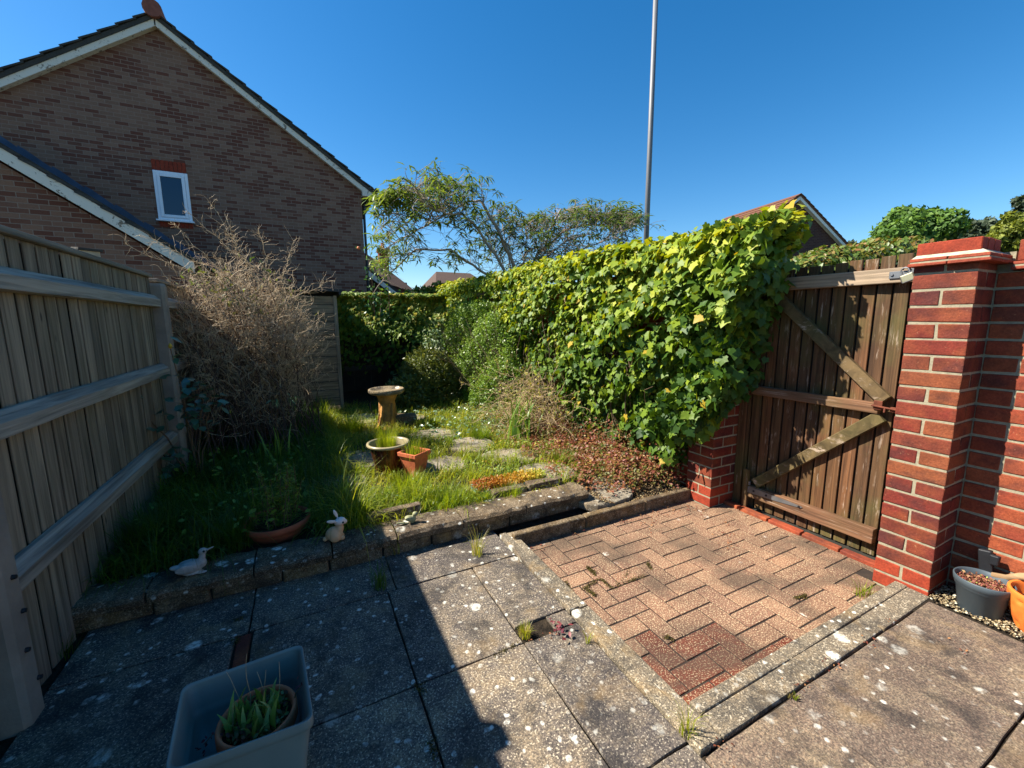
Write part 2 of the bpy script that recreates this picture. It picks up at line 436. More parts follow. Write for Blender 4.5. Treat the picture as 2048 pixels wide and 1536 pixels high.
# planted bed: a gently uneven sheet
xs = np.linspace(-1.05, 2.75, 60); ys = np.linspace(2.38, 8.2, 80)
X, Y = np.meshgrid(xs, ys); Z = bed_z(X, Y)
V = np.stack([X.ravel(), Y.ravel(), Z.ravel()], 1); n = len(xs)
F = [(j * n + i, j * n + i + 1, (j + 1) * n + i + 1, (j + 1) * n + i) for j in range(len(ys) - 1) for i in range(n - 1)]
struct(np_mesh('flower_bed', V, F, m_soil, smooth=True))
mb = MB(); mb.add([(1.06, 2.145, .030), (1.76, 2.145, .030), (1.76, 2.30, .034), (1.06, 2.30, .034)], [(0, 1, 2, 3)])
struct(mb.build('trench_soil', m_soil))
mb = MB(); mb.add([(1.7, 2.1, .055), (2.75, 2.1, .055), (2.75, 2.45, .06), (1.7, 2.45, .06)], [(0, 1, 2, 3)])
struct(mb.build('soil_strip', m_soil))
# dark bedding under slabs and pavers
mb = MB(); mb.add([(-3, -3, -.020), (6, -3, -.020), (6, 2.5, -.020), (-3, 2.5, -.020)], [(0, 1, 2, 3)])
struct(mb.build('paving_bed', m_mortar_d))

# --- patio slabs
PZ = 0.05
def slab(mb, x0, x1, y0, y1, g=.0035, r=None, z=PZ, th=.05):
    x0 += g; x1 -= g; y0 += g; y1 -= g
    dz = [random.uniform(-.0025, .0025) for _ in range(4)]
    j = lambda: random.uniform(-.0025, .0025)
    # a few edge subdivisions give slightly worn, wandering edges
    pts = []
    for (a, b), (c, d) in (((x0, y0), (x1, y0)), ((x1, y0), (x1, y1)), ((x1, y1), (x0, y1)), ((x0, y1), (x0, y0))):
        k = 5
        for i in range(k):
            t = i / k; pts.append((a + (c - a) * t + j(), b + (d - b) * t + j()))
    def zz(x, y):
        u = (x - x0) / (x1 - x0 + 1e-6); v = (y - y0) / (y1 - y0 + 1e-6)
        return z + (dz[0] * (1 - u) + dz[1] * u) * (1 - v) + (dz[3] * (1 - u) + dz[2] * u) * v
    n = len(pts)
    vs = [(p[0], p[1], zz(*p)) for p in pts] + [(p[0], p[1], z - th) for p in pts]
    fs = [tuple(range(n))] + [(i, n + i, n + (i + 1) % n, (i + 1) % n) for i in range(n)]
    mb.add(vs, fs, random.random() if r is None else r)
mb = MB()
rows = [(2.30, 1.955), (1.955, 1.36), (1.36, .76), (.76, .16), (.16, -.44)]
for ri, (y1, y0) in enumerate(rows):
    cols = [(-.93, -.345), (-.285, .285), (.285, .73), (.73, 1.0)] if ri else [(-.93, -.3), (-.3, .33), (.33, 1.0)]
    for ci, (a, b) in enumerate(cols):
        if (a, b) == (.73, 1.0) and ri == 1:
            slab(mb, a, b, 1.45, y1); slab(mb, .885, b, y0, 1.452); continue
        slab(mb, a, b, y0, y1)
struct(mb.build('patio', m_slab, bevel=.004, seg=2))
mb = MB()
for a, b, c, d in [(1.003, 1.44, .31, .708), (1.003, 1.44, -.3, .31), (1.44, 2.03, .31, .712), (2.03, 2.56, .31, .712), (1.44, 2.03, -.3, .31), (2.03, 2.6, -.3, .31)]:
    slab(mb, a, b, c, d)
struct(mb.build('patio_right', m_slab_warm, bevel=.004, seg=2))
mb = MB(); mb.add([(-1.1, -.5, PZ - .012), (1.0, -.5, PZ - .012), (1.0, 2.29, PZ - .012), (-1.1, 2.29, PZ - .012)], [(0, 1, 2, 3)]); mb.add([(1.0, -.5, PZ - .014), (2.62, -.5, PZ - .014), (2.62, .714, PZ - .014), (1.0, .714, PZ - .014)], [(0, 1, 2, 3)])
struct(mb.build('joint_soil', m_soil))
# brick infill between two slabs
mb = MB()
for k in range(9):
    mb.box((-.315, 1.84 - .225 * k, .022), (.05, .215, .05), r=random.random(), jit=.001)
struct(mb.build('brick_edging_strip', m_brick, bevel=.003))

# --- kerbs round the sunken block paving
mb = MB()
ys_ = [2.20, 1.42, .715]
for i in range(2):
    mb.span((1.005, ys_[i + 1] + .004, -.03), (1.055, ys_[i] - .004, PZ + .012), jit=.0015, r=random.random())
    mb.span((1.058, ys_[i + 1] + .004, -.03), (1.105, ys_[i] - .004, PZ + .004), jit=.0015, r=random.random())
struct(mb.build('kerb_left', m_kerb, bevel=.006, seg=2))
mb = MB()
xs_ = [1.108, 1.62, 2.14, 2.60]
for i in range(3):
    mb.span((xs_[i] + .003, .716, -.03), (xs_[i + 1] - .003, .8025, PZ + .004), jit=.002, r=random.random())
    mb.span((xs_[i] + .003, .803, -.03), (xs_[i + 1] - .003, .852, PZ + .009), jit=.002, r=random.random())
struct(mb.build('kerb_right', m_kerb, bevel=.006, seg=2))
mb = MB()
xs_ = [1.062, 1.60, 2.13, 2.60]
for i in range(3):
    mb.box(((xs_[i] + xs_[i + 1]) / 2, 2.122, .028), (xs_[i + 1] - xs_[i] - .004, .052, .11), jit=.002, r=random.random())
struct(mb.build('kerb_back', m_stone, bevel=.012, seg=3))

# --- block paving in herringbone
blocks = MB(); L, Wd, g = .2, .1, .0036
# (sand level just below the block tops)
x0b, x1b, y0b, y1b = 1.10, 2.72, .82, 2.12
cells = {}
for i in range(-4, 24):
    for j in range(-4, 24):
        k = (i - j) % 4
        if k == 0: a = (i, j, 'h')
        elif k == 3: a = (i, j, 'v')
        else: continue
        cx, cy = x0b + i * Wd, y0b + j * Wd
        if a[2] == 'h': bx = (cx, cx + L, cy, cy + Wd)
        else: bx = (cx, cx + Wd, cy - 0 * Wd, cy + L)
        mx, my = (bx[0] + bx[1]) / 2, (bx[2] + bx[3]) / 2
        bx = (max(bx[0], x0b - .01), min(bx[1], x1b + (.14 if my > .96 and my < 1.9 else -.13)), max(bx[2], y0b - .01), min(bx[3], y1b))
        if bx[1] - bx[0] < .02 or bx[3] - bx[2] < .02: continue
        near = (mx < 1.57 and my < 1.13) or (mx < 1.82 and my < .97)
        r = random.uniform(.9, 1.0) if near else random.uniform(0, .82)
        R = Matrix.Rotation(random.uniform(-.007, .007), 3, 'X') @ Matrix.Rotation(random.uniform(-.007, .007), 3, 'Y') @ Matrix.Rotation(random.uniform(-.008, .008), 3, 'Z')
        blocks.box(((bx[0] + bx[1]) / 2, (bx[2] + bx[3]) / 2, -.03 + random.uniform(-.001, .0012)), (bx[1] - bx[0] - 2 * g, bx[3] - bx[2] - 2 * g, .06), R, r)
struct(blocks.build('block_paving', m_paver, bevel=.0022, seg=2))
mb = MB(); mb.add([(1.0, .7, -.0036), (3.0, .7, -.0036), (3.0, 2.15, -.0036), (1.0, 2.15, -.0036)], [(0, 1, 2, 3)])
struct(mb.build('paving_joint_sand', plain('joint_sand', srgb(44, 35, 27), .95, var=.5, vs=20, bump=.4)))
# alley ground behind the gate
mb = MB(); mb.add([(2.95, -3, .0), (9, -3, .0), (9, 9, .0), (2.95, 9, .0)], [(0, 1, 2, 3)])
struct(mb.build('alley_ground', m_ground))

# --- stepping slabs in the bed (thick rounded pieces)
def flag(cx, cy, r, z, ph, name='path'):
    mb = MB(); n = 26; pts = []
    for k in range(n):
        a = 2 * math.pi * k / n
        q = r * (1 + .05 * math.sin(2 * a + ph) + .035 * math.sin(5 * a + 2 * ph) + random.uniform(-.012, .012))
        pts.append((cx + q * math.cos(a), cy + q * math.sin(a)))
    vs = [(x, y, z + random.uniform(-.002, .002)) for x, y in pts] + [(x, y, z - .05) for x, y in pts]
    mb.add(vs, [tuple(range(n))] + [(i, n + i, n + (i + 1) % n, (i + 1) % n) for i in range(n)], random.random())
    return struct(mb.build(name, m_flag, bevel=.01, seg=2))
FLAGS = [(1.93, 2.43, .29, .104), (1.70, 2.78, .24, .155), (1.62, 3.3, .24, .152), (1.45, 3.80, .24, .155), (1.02, 3.35, .22, .155), (1.20, 4.35, .25, .155), (.36, 3.85, .26, .155), (.18, 3.3, .2, .155), (.62, 5.5, .3, .16), (1.1, 5.3, .26, .158)]
for i, (a, b, c, d) in enumerate(FLAGS): flag(a, b, c, d, i * 1.7)

# ================================================================== LOW WALL
lw = thing('low_retaining_wall', 'low wall of two courses of weathered tan blocks holding back the overgrown bed', 'garden wall', (.4, 2.37, .0))
mb = MB(); x = -1.0; i = 0
while x < 1.74:
    L_ = random.choice([.28, .33, .22, .3]); L_ = min(L_, 1.745 - x)
    if L_ < .08: break
    mb.box((x + L_ / 2, 2.375, .082), (L_ - .008, .20 + random.uniform(-.008, .008), .066), r=random.random(), jit=.004); x += L_
mb.build('block_course', m_stone, lw, bevel=.007, seg=2)
mb = MB(); x = -1.02
for L_ in (.3, .42, .36, .34, .4, .44, .51):
    L_ = min(L_, 1.755 - x)
    # rock-faced coping: split front edge
    k = 9; top = []; 
    vs = []; fs = []
    for a in range(k + 1):
        t = a / k; xx = x + .004 + (L_ - .008) * t
        f = random.uniform(-.012, .010)
        for (yy, zz) in ((2.268 + f * .4, .118), (2.262 + f, .150), (2.272 + f + random.uniform(0, .012), .168 + random.uniform(-.004, .003)), (2.33 + random.uniform(-.01, .01), .176 + random.uniform(-.003, .003)), (2.42, .175 + random.uniform(-.004, .003)), (2.475 + random.uniform(-.012, .012), .166), (2.48, .118)):
            vs.append((xx, yy, zz))
    for a in range(k):
        for b in range(6):
            fs.append((a * 7 + b, (a + 1) * 7 + b, (a + 1) * 7 + b + 1, a * 7 + b + 1))
        fs.append((a * 7 + 6, (a + 1) * 7 + 6, (a + 1) * 7, a * 7))
    fs.append(tuple(range(7))); fs.append(tuple(k * 7 + q for q in range(7))[::-1])
    mb.add(vs, fs, random.random()); x += L_
mb.build('coping', m_coping, lw)
mb = MB(); mb.span((-.99, 2.29, .03), (1.735, 2.46, .125)); mb.build('mortar_core', m_mortar_d, lw)

# ================================================================== BRICK PIERS AND WALL
def brick_course(mb, x0, x1, y0, y1, z, stret, h=.065, j=.010, ax='y', rr=None):
    """bricks of one course on a rectangular pier footprint, laid round the edge."""
    pass
def pier(name, label, x0, x1, y0, y1, ncourse, z0=-.075, red=2):
    t = thing(name, label, 'brick pier', ((x0 + x1) / 2, (y0 + y1) / 2, 0))
    A = MB(); B = MB()
    for c in range(ncourse):
        z = z0 + c * .075 + .0375
        dst = B if c < red + 1 else A
        j = .005
        def bk(a, b, p, q):
            dst.box(((a + b) / 2, (p + q) / 2, z), (b - a, q - p, .064), r=random.random(), jit=.0018)
        if c % 2:   # stretcher to the lit -x face, full width
            bk(x0, x0 + .1, y0, y1)
            bk(x0 + .11, x1, y0, y0 + .1); bk(x0 + .11, x1, y1 - .1, y1)
        else:       # two half bats on the -x face, stretcher on the returns
            m = (y0 + y1) / 2
            bk(x0, x0 + .205, y0, m - j); bk(x0, x0 + .205, m + j, y1)
            if x1 - x0 > .25: bk(x0 + .215, x1, y0, y1)
    A.build('shaft', m_brick, t, bevel=.004, seg=2); 
    B.build('base_course', m_brick_r, t, bevel=.004, seg=2)
    M_ = MB(); M_.span((x0 + .0035, y0 + .0035, z0), (x1 - .004, y1 - .0035, z0 + ncourse * .075 - .002)); M_.build('mortar', m_mortar, t)
    return t
p1 = pier('gate_pier', 'tall red brick pier with clay tile and brick cap, right of the gate', 2.59, 2.80, .725, .940, 23)
# cap: projecting brick course shadow, tile creasing (two), mortar flaunching, brick on edge
def creasing(t, x0, x1, y0, y1, z, flaunch=True, brk=True):
    mb = MB()
    for k in range(2):
        zz = z + k * .021 + .008; e = .0 if k == 0 else -.004
        n = max(1, round((x1 - x0) / .16)); m = max(1, round((y1 - y0) / .16))
        for i in range(n):
            for j in range(m):
                a = x0 - e + (x1 - x0 + 2 * e) * i / n; b = x0 - e + (x1 - x0 + 2 * e) * (i + 1) / n
                p = y0 - e + (y1 - y0 + 2 * e) * j / m; q = y0 - e + (y1 - y0 + 2 * e) * (j + 1) / m
                mb.span((a + .002, p + .002, zz - .0065), (b - .002, q - .002, zz + .0065), r=random.random(), jit=.001)
    mb.build('tile_creasing', m_tile, t, bevel=.002)
    c = MB(); c.span((x0 + .008, y0 + .008, z + .0145), (x1 - .008, y1 - .008, z + .0225)); c.build('creasing_mortar', m_mortar, t)
creasing(p1, 2.555, 2.825, .685, .955, 1.607)
mb = MB()
prof_o = [(2.565, .695), (2.815, .695), (2.815, .945), (2.565, .945)]; prof_i = [(2.595, .725), (2.795, .725), (2.795, .935), (2.595, .935)]
vs = [(a, b, 1.643) for a, b in prof_o] + [(a, b, 1.662) for a, b in prof_i]
mb.add(vs, [(0, 1, 5, 4), (1, 2, 6, 5), (2, 3, 7, 6), (3, 0, 4, 7), (4, 5, 6, 7)])
mb.build('flaunching', plain('pale_flaunching', srgb(176, 166, 142), .95, var=.35, vs=30, bump=.8, bs=60, bd=.01), p1)
mb = MB()
mb.span((2.59, .727, 1.658), (2.652, .938, 1.713), r=.1, jit=.001); mb.span((2.656, .727, 1.658), (2.725, .938, 1.714), r=.9, jit=.001); mb.span((2.729, .727, 1.658), (2.80, .938, 1.712), r=.4, jit=.001)
mb.build('cap_brick', m_brick_r, p1, bevel=.003)

p2 = pier('gate_pier', 'shorter ivy-covered red brick pier at the hinge side of the gate', 2.59, 2.86, 1.925, 2.14, 15)
p2.name = 'hinge_pier' if False else p2.name

# garden wall to the right of the gate pier, stretcher bond facing the garden
gw = thing('garden_wall', 'orange-red brick garden wall behind the plastic and orange pots', 'brick wall', (2.85, .2, 0))
A = MB(); B = MB()
for c in range(22):
    z = -.075 + c * .075 + .0375; y = .722; first = True
    while y > -.75:
        L_ = .215 if (not first or c % 2) else .1025
        y1 = y; y0 = y - L_
        (A).box((2.846, (y0 + y1) / 2, z), (.100, L_, .064), r=random.random(), jit=.0018)
        y = y0 - .010; first = False
A.build('brickwork', m_brick_w, gw, bevel=.004, seg=2)
mb = MB(); mb.span((2.8, -.76, -.075), (2.9, .721, 1.572)); mb.span((2.8015, .7212, -.075), (2.9, .93, 1.572)); mb.span((2.827, .684, 1.573), (2.90, .93, 1.66)); mb.build('mortar', m_mortar, gw)
creasing(gw, 2.765, 2.925, -.76, .682, 1.577)
mb = MB(); y = .67
while y > -.75:
    mb.span((2.795, y - .065, 1.615), (2.90, y, 1.705), r=random.random(), jit=.0015); y -= .075
mb.build('coping', m_brick_w, gw, bevel=.003)
mb = MB(); mb.span((2.80, -.75, 1.60), (2.895, .665, 1.70)); mb.build('coping_mortar', m_mortar, gw)

# brick boundary wall under the ivy
bw_ = thing('boundary_wall', 'brick boundary wall almost hidden under the large ivy hedge', 'brick wall', (2.75, 5.0, 0))
mb = MB(); mb.span((2.66, 2.145, -.05), (2.88, 8.3, 1.72)); mb.build('brickwork', m_ivywall, bw_)
mb = MB(); mb.span((2.64, 2.145, 1.722), (2.90, 8.3, 1.78)); mb.build('coping', m_brick_r, bw_)
# threshold
th = thing('threshold', 'row of orange bricks set flush along the foot of the gate', 'threshold', (2.80, 1.4, 0))
mb = MB(); y = .955
while y < 1.84:
    mb.box((2.775, y + .105, -.002), (.055, .205, .05), r=random.random(), jit=.002); y += .215
mb.build('brick', m_brick_w, th, bevel=.006, seg=2)
mb = MB(); mb.span((2.805, .95, -.05), (3.0, 1.92, .002)); mb.build('sill', m_mortar_d, th)

# ================================================================== GATE
gt = thing('garden_gate', 'brown ledged and braced wooden gate with peeling paint between two brick piers', 'gate', (2.84, 1.42, .0))
GX = 2.858   # face of the boards
mb = MB(); y = .952; i = 0
tops = []
while y < 1.86:
    wd = .073 if i else .09
    top = 1.705 - .006 * i * .3 + random.uniform(-.006, .006)
    R = Matrix.Rotation(rad(3.2 + random.uniform(-.8, .8)), 3, 'Z')
    mb.box((GX + .012, y + wd / 2, (top + .012) / 2 + .0), (.014, wd - .012, top - .012), R, random.random(), jit=.0012)
    y += wd; i += 1
mb.build('board', m_gate, gt, bevel=.002)
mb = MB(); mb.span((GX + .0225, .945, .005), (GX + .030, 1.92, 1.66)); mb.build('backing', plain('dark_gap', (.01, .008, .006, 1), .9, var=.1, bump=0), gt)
def ledge(z, h, m, y0, y1, nm='ledge', d=.045):
    mb = MB(); mb.box((GX - d / 2 + .002, (y0 + y1) / 2, z), (d, y1 - y0, h), r=random.random(), jit=.0015)
    # wood grain runs along the ledge: the material stretches along y
    return mb.build(nm, m, gt, bevel=.004, seg=2)
ledge(1.598, .078, m_gatetop, .985, 1.84)
ledge(.880, .060, m_gaterail, 1.095, 1.82)
ledge(.142, .085, m_gaterail, 1.045, 1.80)
def brace(a, b, wd, r):
    mb = MB(); mb.bar((GX - .018, a[0], a[1]), (GX - .018, b[0], b[1]), wd, .034, upv=(1, 0, 0), r=r)
    return mb
brace((1.735, 1.54), (1.075, .925), .068, .2).build('brace', m_gatebrace, gt, bevel=.004)
brace((1.755, .205), (1.085, .835), .068, .8).build('brace', m_gatebrace, gt, bevel=.004)
mb = MB()
mb.add([(GX - .048, 1.79, .178), (GX - .048, 1.79, .132), (GX - .048, 1.60, .142), (GX - .048, 1.43, .158), (GX - .048, 1.42, .165), (GX - .048, 1.43, .170), (GX - .048, 1.60, .174),
        (GX - .043, 1.79, .178), (GX - .043, 1.79, .132), (GX - .043, 1.60, .142), (GX - .043, 1.43, .158), (GX - .043, 1.42, .165), (GX - .043, 1.43, .170), (GX - .043, 1.60, .174)],
       [(0, 1, 2, 3, 4, 5, 6)] + [(i, 7 + i, 7 + (i + 1) % 7, (i + 1) % 7) for i in range(7)])
hg = mb.build('strap_hinge', m_steel, gt)
mb = MB()
for y, z in ((1.745, .155), (1.655, .157), (1.44, .164)):
    mb = MB(); mb.tube([(GX - .053, y, z), (GX - .047, y, z)], [.006, .008], 8); mb.build('bolt', m_black, hg)
mb = MB(); mb.tube([(GX - .03, 1.795, .10), (GX - .03, 1.795, .21)], .012, 10); mb.build('hinge_pin', m_steel, gt)
mb = MB(); mb.span((GX - .02, 1.865, .0), (GX + .02, 1.922, 1.66), r=.9, jit=.001); mb.span((GX - .055, 1.792, .02), (GX - .03, 1.828, .30), r=.9, jit=.002); mb.build('stile', m_gate, gt, bevel=.003)
# tower bolt on the middle ledge
mb = MB(); mb.span((GX - .052, 1.075, .875), (GX - .044, 1.115, .925)); mb.span((GX - .052, 1.005, .872), (GX - .045, 1.04, .90))
mb.tube([(GX - .058, .96, .886), (GX - .058, 1.12, .896)], .006, 8); mb.tube([(GX - .058, 1.06, .893), (GX - .066, 1.058, .866)], .005, 8)
mb.build('tower_bolt', m_rust, gt, bevel=.002)
# hasp on the top ledge
mb = MB(); mb.span((GX - .050, 1.03, 1.580), (GX - .0435, 1.118, 1.617)); mb.tube([(GX - .050, 1.105, 1.60), (GX - .056, 1.105, 1.60)], .007, 10)
mb.span((GX - .054, .948, 1.597), (GX - .047, 1.04, 1.626))
mb.build('hasp', m_steel, gt, bevel=.0015)
mb = MB(); pts = [(GX - .056 - .012 * math.sin(a), 1.045 + .014 * math.cos(a), 1.622 + .012 * math.sin(a)) for a in np.linspace(0, math.pi, 8)]
mb.tube(pts, .004, 8); mb.build('staple', m_rust, gt)
# padlock hanging from the staple, tilted
pl = thing('padlock', 'small brass and steel padlock hanging from the hasp at the top of the gate', 'padlock', (GX - .075, 1.03, 1.55))
Rl = Matrix.Rotation(rad(-22), 3, 'X')
c0 = Vector((GX - .078, 1.028, 1.578))
mb = MB(); mb.box(c0, (.018, .050, .036), Rl); mb.build('body', m_brass, pl, bevel=.003, seg=2)
mb = MB(); mb.box(c0 + Rl @ Vector((0, 0, -.019)), (.021, .053, .005), Rl); mb.box(c0 + Rl @ Vector((0, .0262, 0)), (.020, .004, .036), Rl); mb.build('casing', m_steel, pl, bevel=.002)
mb = MB(); pts = [c0 + Rl @ Vector((0, .016 * math.cos(a), .018 + (.022 if 0 < a < math.pi else 0) * 1 + .014 * math.sin(a))) for a in np.linspace(0, math.pi, 9)]
pts = [c0 + Rl @ Vector((0, .016, .01))] + pts + [c0 + Rl @ Vector((0, -.016, .01))]
mb.tube(pts, .0038, 8); mb.build('shackle', m_steel, pl, smooth=True)

# ================================================================== LEFT FENCE
fn = thing('wooden_fence', 'weathered grey close-board fence with concrete posts along the left side', 'fence', (-.97, 4, 0))
FX = -.965
m_gap_shade = wood_mat('painted_gap_shade', [(0, srgb(40, 34, 29)), (1, srgb(46, 38, 33))], (45, 45, 1.6), knots=False)  # groove shade and dark stain lines painted as one near-black tone
def bay(y0, y1, ztop):
    mb = MB(); y = y0
    while y < y1 - .02:
        wd = min(.098, y1 - y)
        R = Matrix.Rotation(rad(-5.5 + random.uniform(-1.2, 1.2)), 3, 'Z') @ Matrix.Rotation(random.uniform(-.004, .004), 3, 'X')
        zb = -.02 + random.uniform(0, .01)
        mb.box((FX + random.uniform(-.002, .002), y + wd / 2, (zb + ztop) / 2), (.007, wd - .030 + random.uniform(-.003, .003), ztop - zb), R, random.random(), jit=.001)
        y += .0985
    o = mb.build('board', m_fence, fn, bevel=.0015)
    mb = MB(); mb.span((FX - .018, y0 + .001, -.03), (FX - .009, y1 - .001, ztop - .01), r=.5); mb.build('gap_shade_sheet', m_gap_shade, fn)  # dark sheet added behind the boards so the gaps read as shade
    mb = MB(); mb.bar((FX - .0, y0 - .0, ztop + .015), (FX - .0, y1, ztop + .015), .055, .028, r=.4); mb.build('capping', m_rail, fn, bevel=.006, seg=2)
    for z in (1.535, 1.035, .52):
        m = MB(); a = y0 + .003; b = y1 - .003
        # arris rail: wedge with a sloping top face
        pr = [(FX + .006, z - .045), (FX + .054, z - .040), (FX + .056, z + .012), (FX + .022, z + .044), (FX + .006, z + .046)]
        vs = []
        seg = 9
        for i in range(seg + 1):
            yy = a + (b - a) * i / seg; dzz = random.uniform(-.0015, .0015)
            vs += [(p[0] + random.uniform(-.0012, .0012), yy, p[1] + dzz) for p in pr]
        fs = []
        for i in range(seg):
            for k in range(5): fs.append((i * 5 + k, i * 5 + (k + 1) % 5, (i + 1) * 5 + (k + 1) % 5, (i + 1) * 5 + k))
        fs += [tuple(range(5))[::-1], tuple(seg * 5 + k for k in range(5))]
        m.add(vs, fs, random.random()); m.build('rail', m_fence_rail, fn)
m_fence_rail = wood_mat('weathered_arris_rail', [(0, srgb(146, 140, 128)), (1, srgb(160, 153, 140))], (40, 1.6, 40), green=.12, knots=False, bumps=.6)
bay(1.885, 3.925, 1.70); bay(4.04, 6.1, 1.68); bay(-.1, 1.775, 1.70)
def post(y0, y1, x0, x1, zt, zb=0):
    mb = MB(); a, b = y0, y1
    ch = .016
    def ring(z, k=0): return [(x0, a + k, z), (x1 - ch - k, a + k, z), (x1 - k, a + ch + k, z), (x1 - k, b - ch - k, z), (x1 - ch - k, b - k, z), (x0, b - k, z)]
    zs = [zb, zb + .3, .9, 1.3, zt - .02, zt]; vs = []
    for i, z in enumerate(zs): vs += ring(z, .008 if i == len(zs) - 1 else random.uniform(0, .001))
    fs = []
    for i in range(len(zs) - 1):
        for k in range(6): fs.append((i * 6 + k, i * 6 + (k + 1) % 6, (i + 1) * 6 + (k + 1) % 6, (i + 1) * 6 + k))
    fs.append(tuple((len(zs) - 1) * 6 + k for k in range(6)))
    mb.add(vs, fs)
    o = mb.build('post', m_concpost, fn)
    return o
post(3.93, 4.035, -1.03, -.885, 1.665)
po = post(1.78, 1.882, -1.05, -.898, 1.755)
post(6.105, 6.21, -1.03, -.89, 1.66)
mb = MB()
for z, y in ((.43, 1.85), (.17, 1.862), (.56, 1.835), (.30, 1.83)):
    mb = MB(); mb.tube([(-.899, y, z), (-.888, y, z)], [.009, .007], 8); mb.build('bolt', m_black, po)

# bird box on a post beyond the fence
bb = thing('bird_box', 'small wooden bird box with round hole peeking over the fence', 'bird box', (-1.2, 3.76, 1.2))
mb = MB(); mb.box((-1.22, 3.77, 1.76), (.095, .095, .17), Matrix.Rotation(rad(35), 3, 'Z')); mb.build('box', plain('pale_box_wood', srgb(190, 170, 140), .8), bb, bevel=.002)
Rb = Matrix.Rotation(rad(35), 3, 'Z')
mb = MB(); mb.box((-1.22, 3.77, 1.856), (.12, .12, .016), Rb @ Matrix.Rotation(rad(6), 3, 'X')); mb.build('roof', m_roof, bb, bevel=.002)
q = Vector((-1.22, 3.77, 1.79)) + Rb @ Vector((0, -.048, .005)); q2 = q + Rb @ Vector((0, -.004, 0))
mb = MB(); mb.tube([q, q2], .013, 14); mb.build('hole', m_black, bb)
mb = MB(); mb.tube([(-1.22, 3.77, 0), (-1.22, 3.77, 1.68)], .03, 8); mb.build('pole', m_fence, bb)

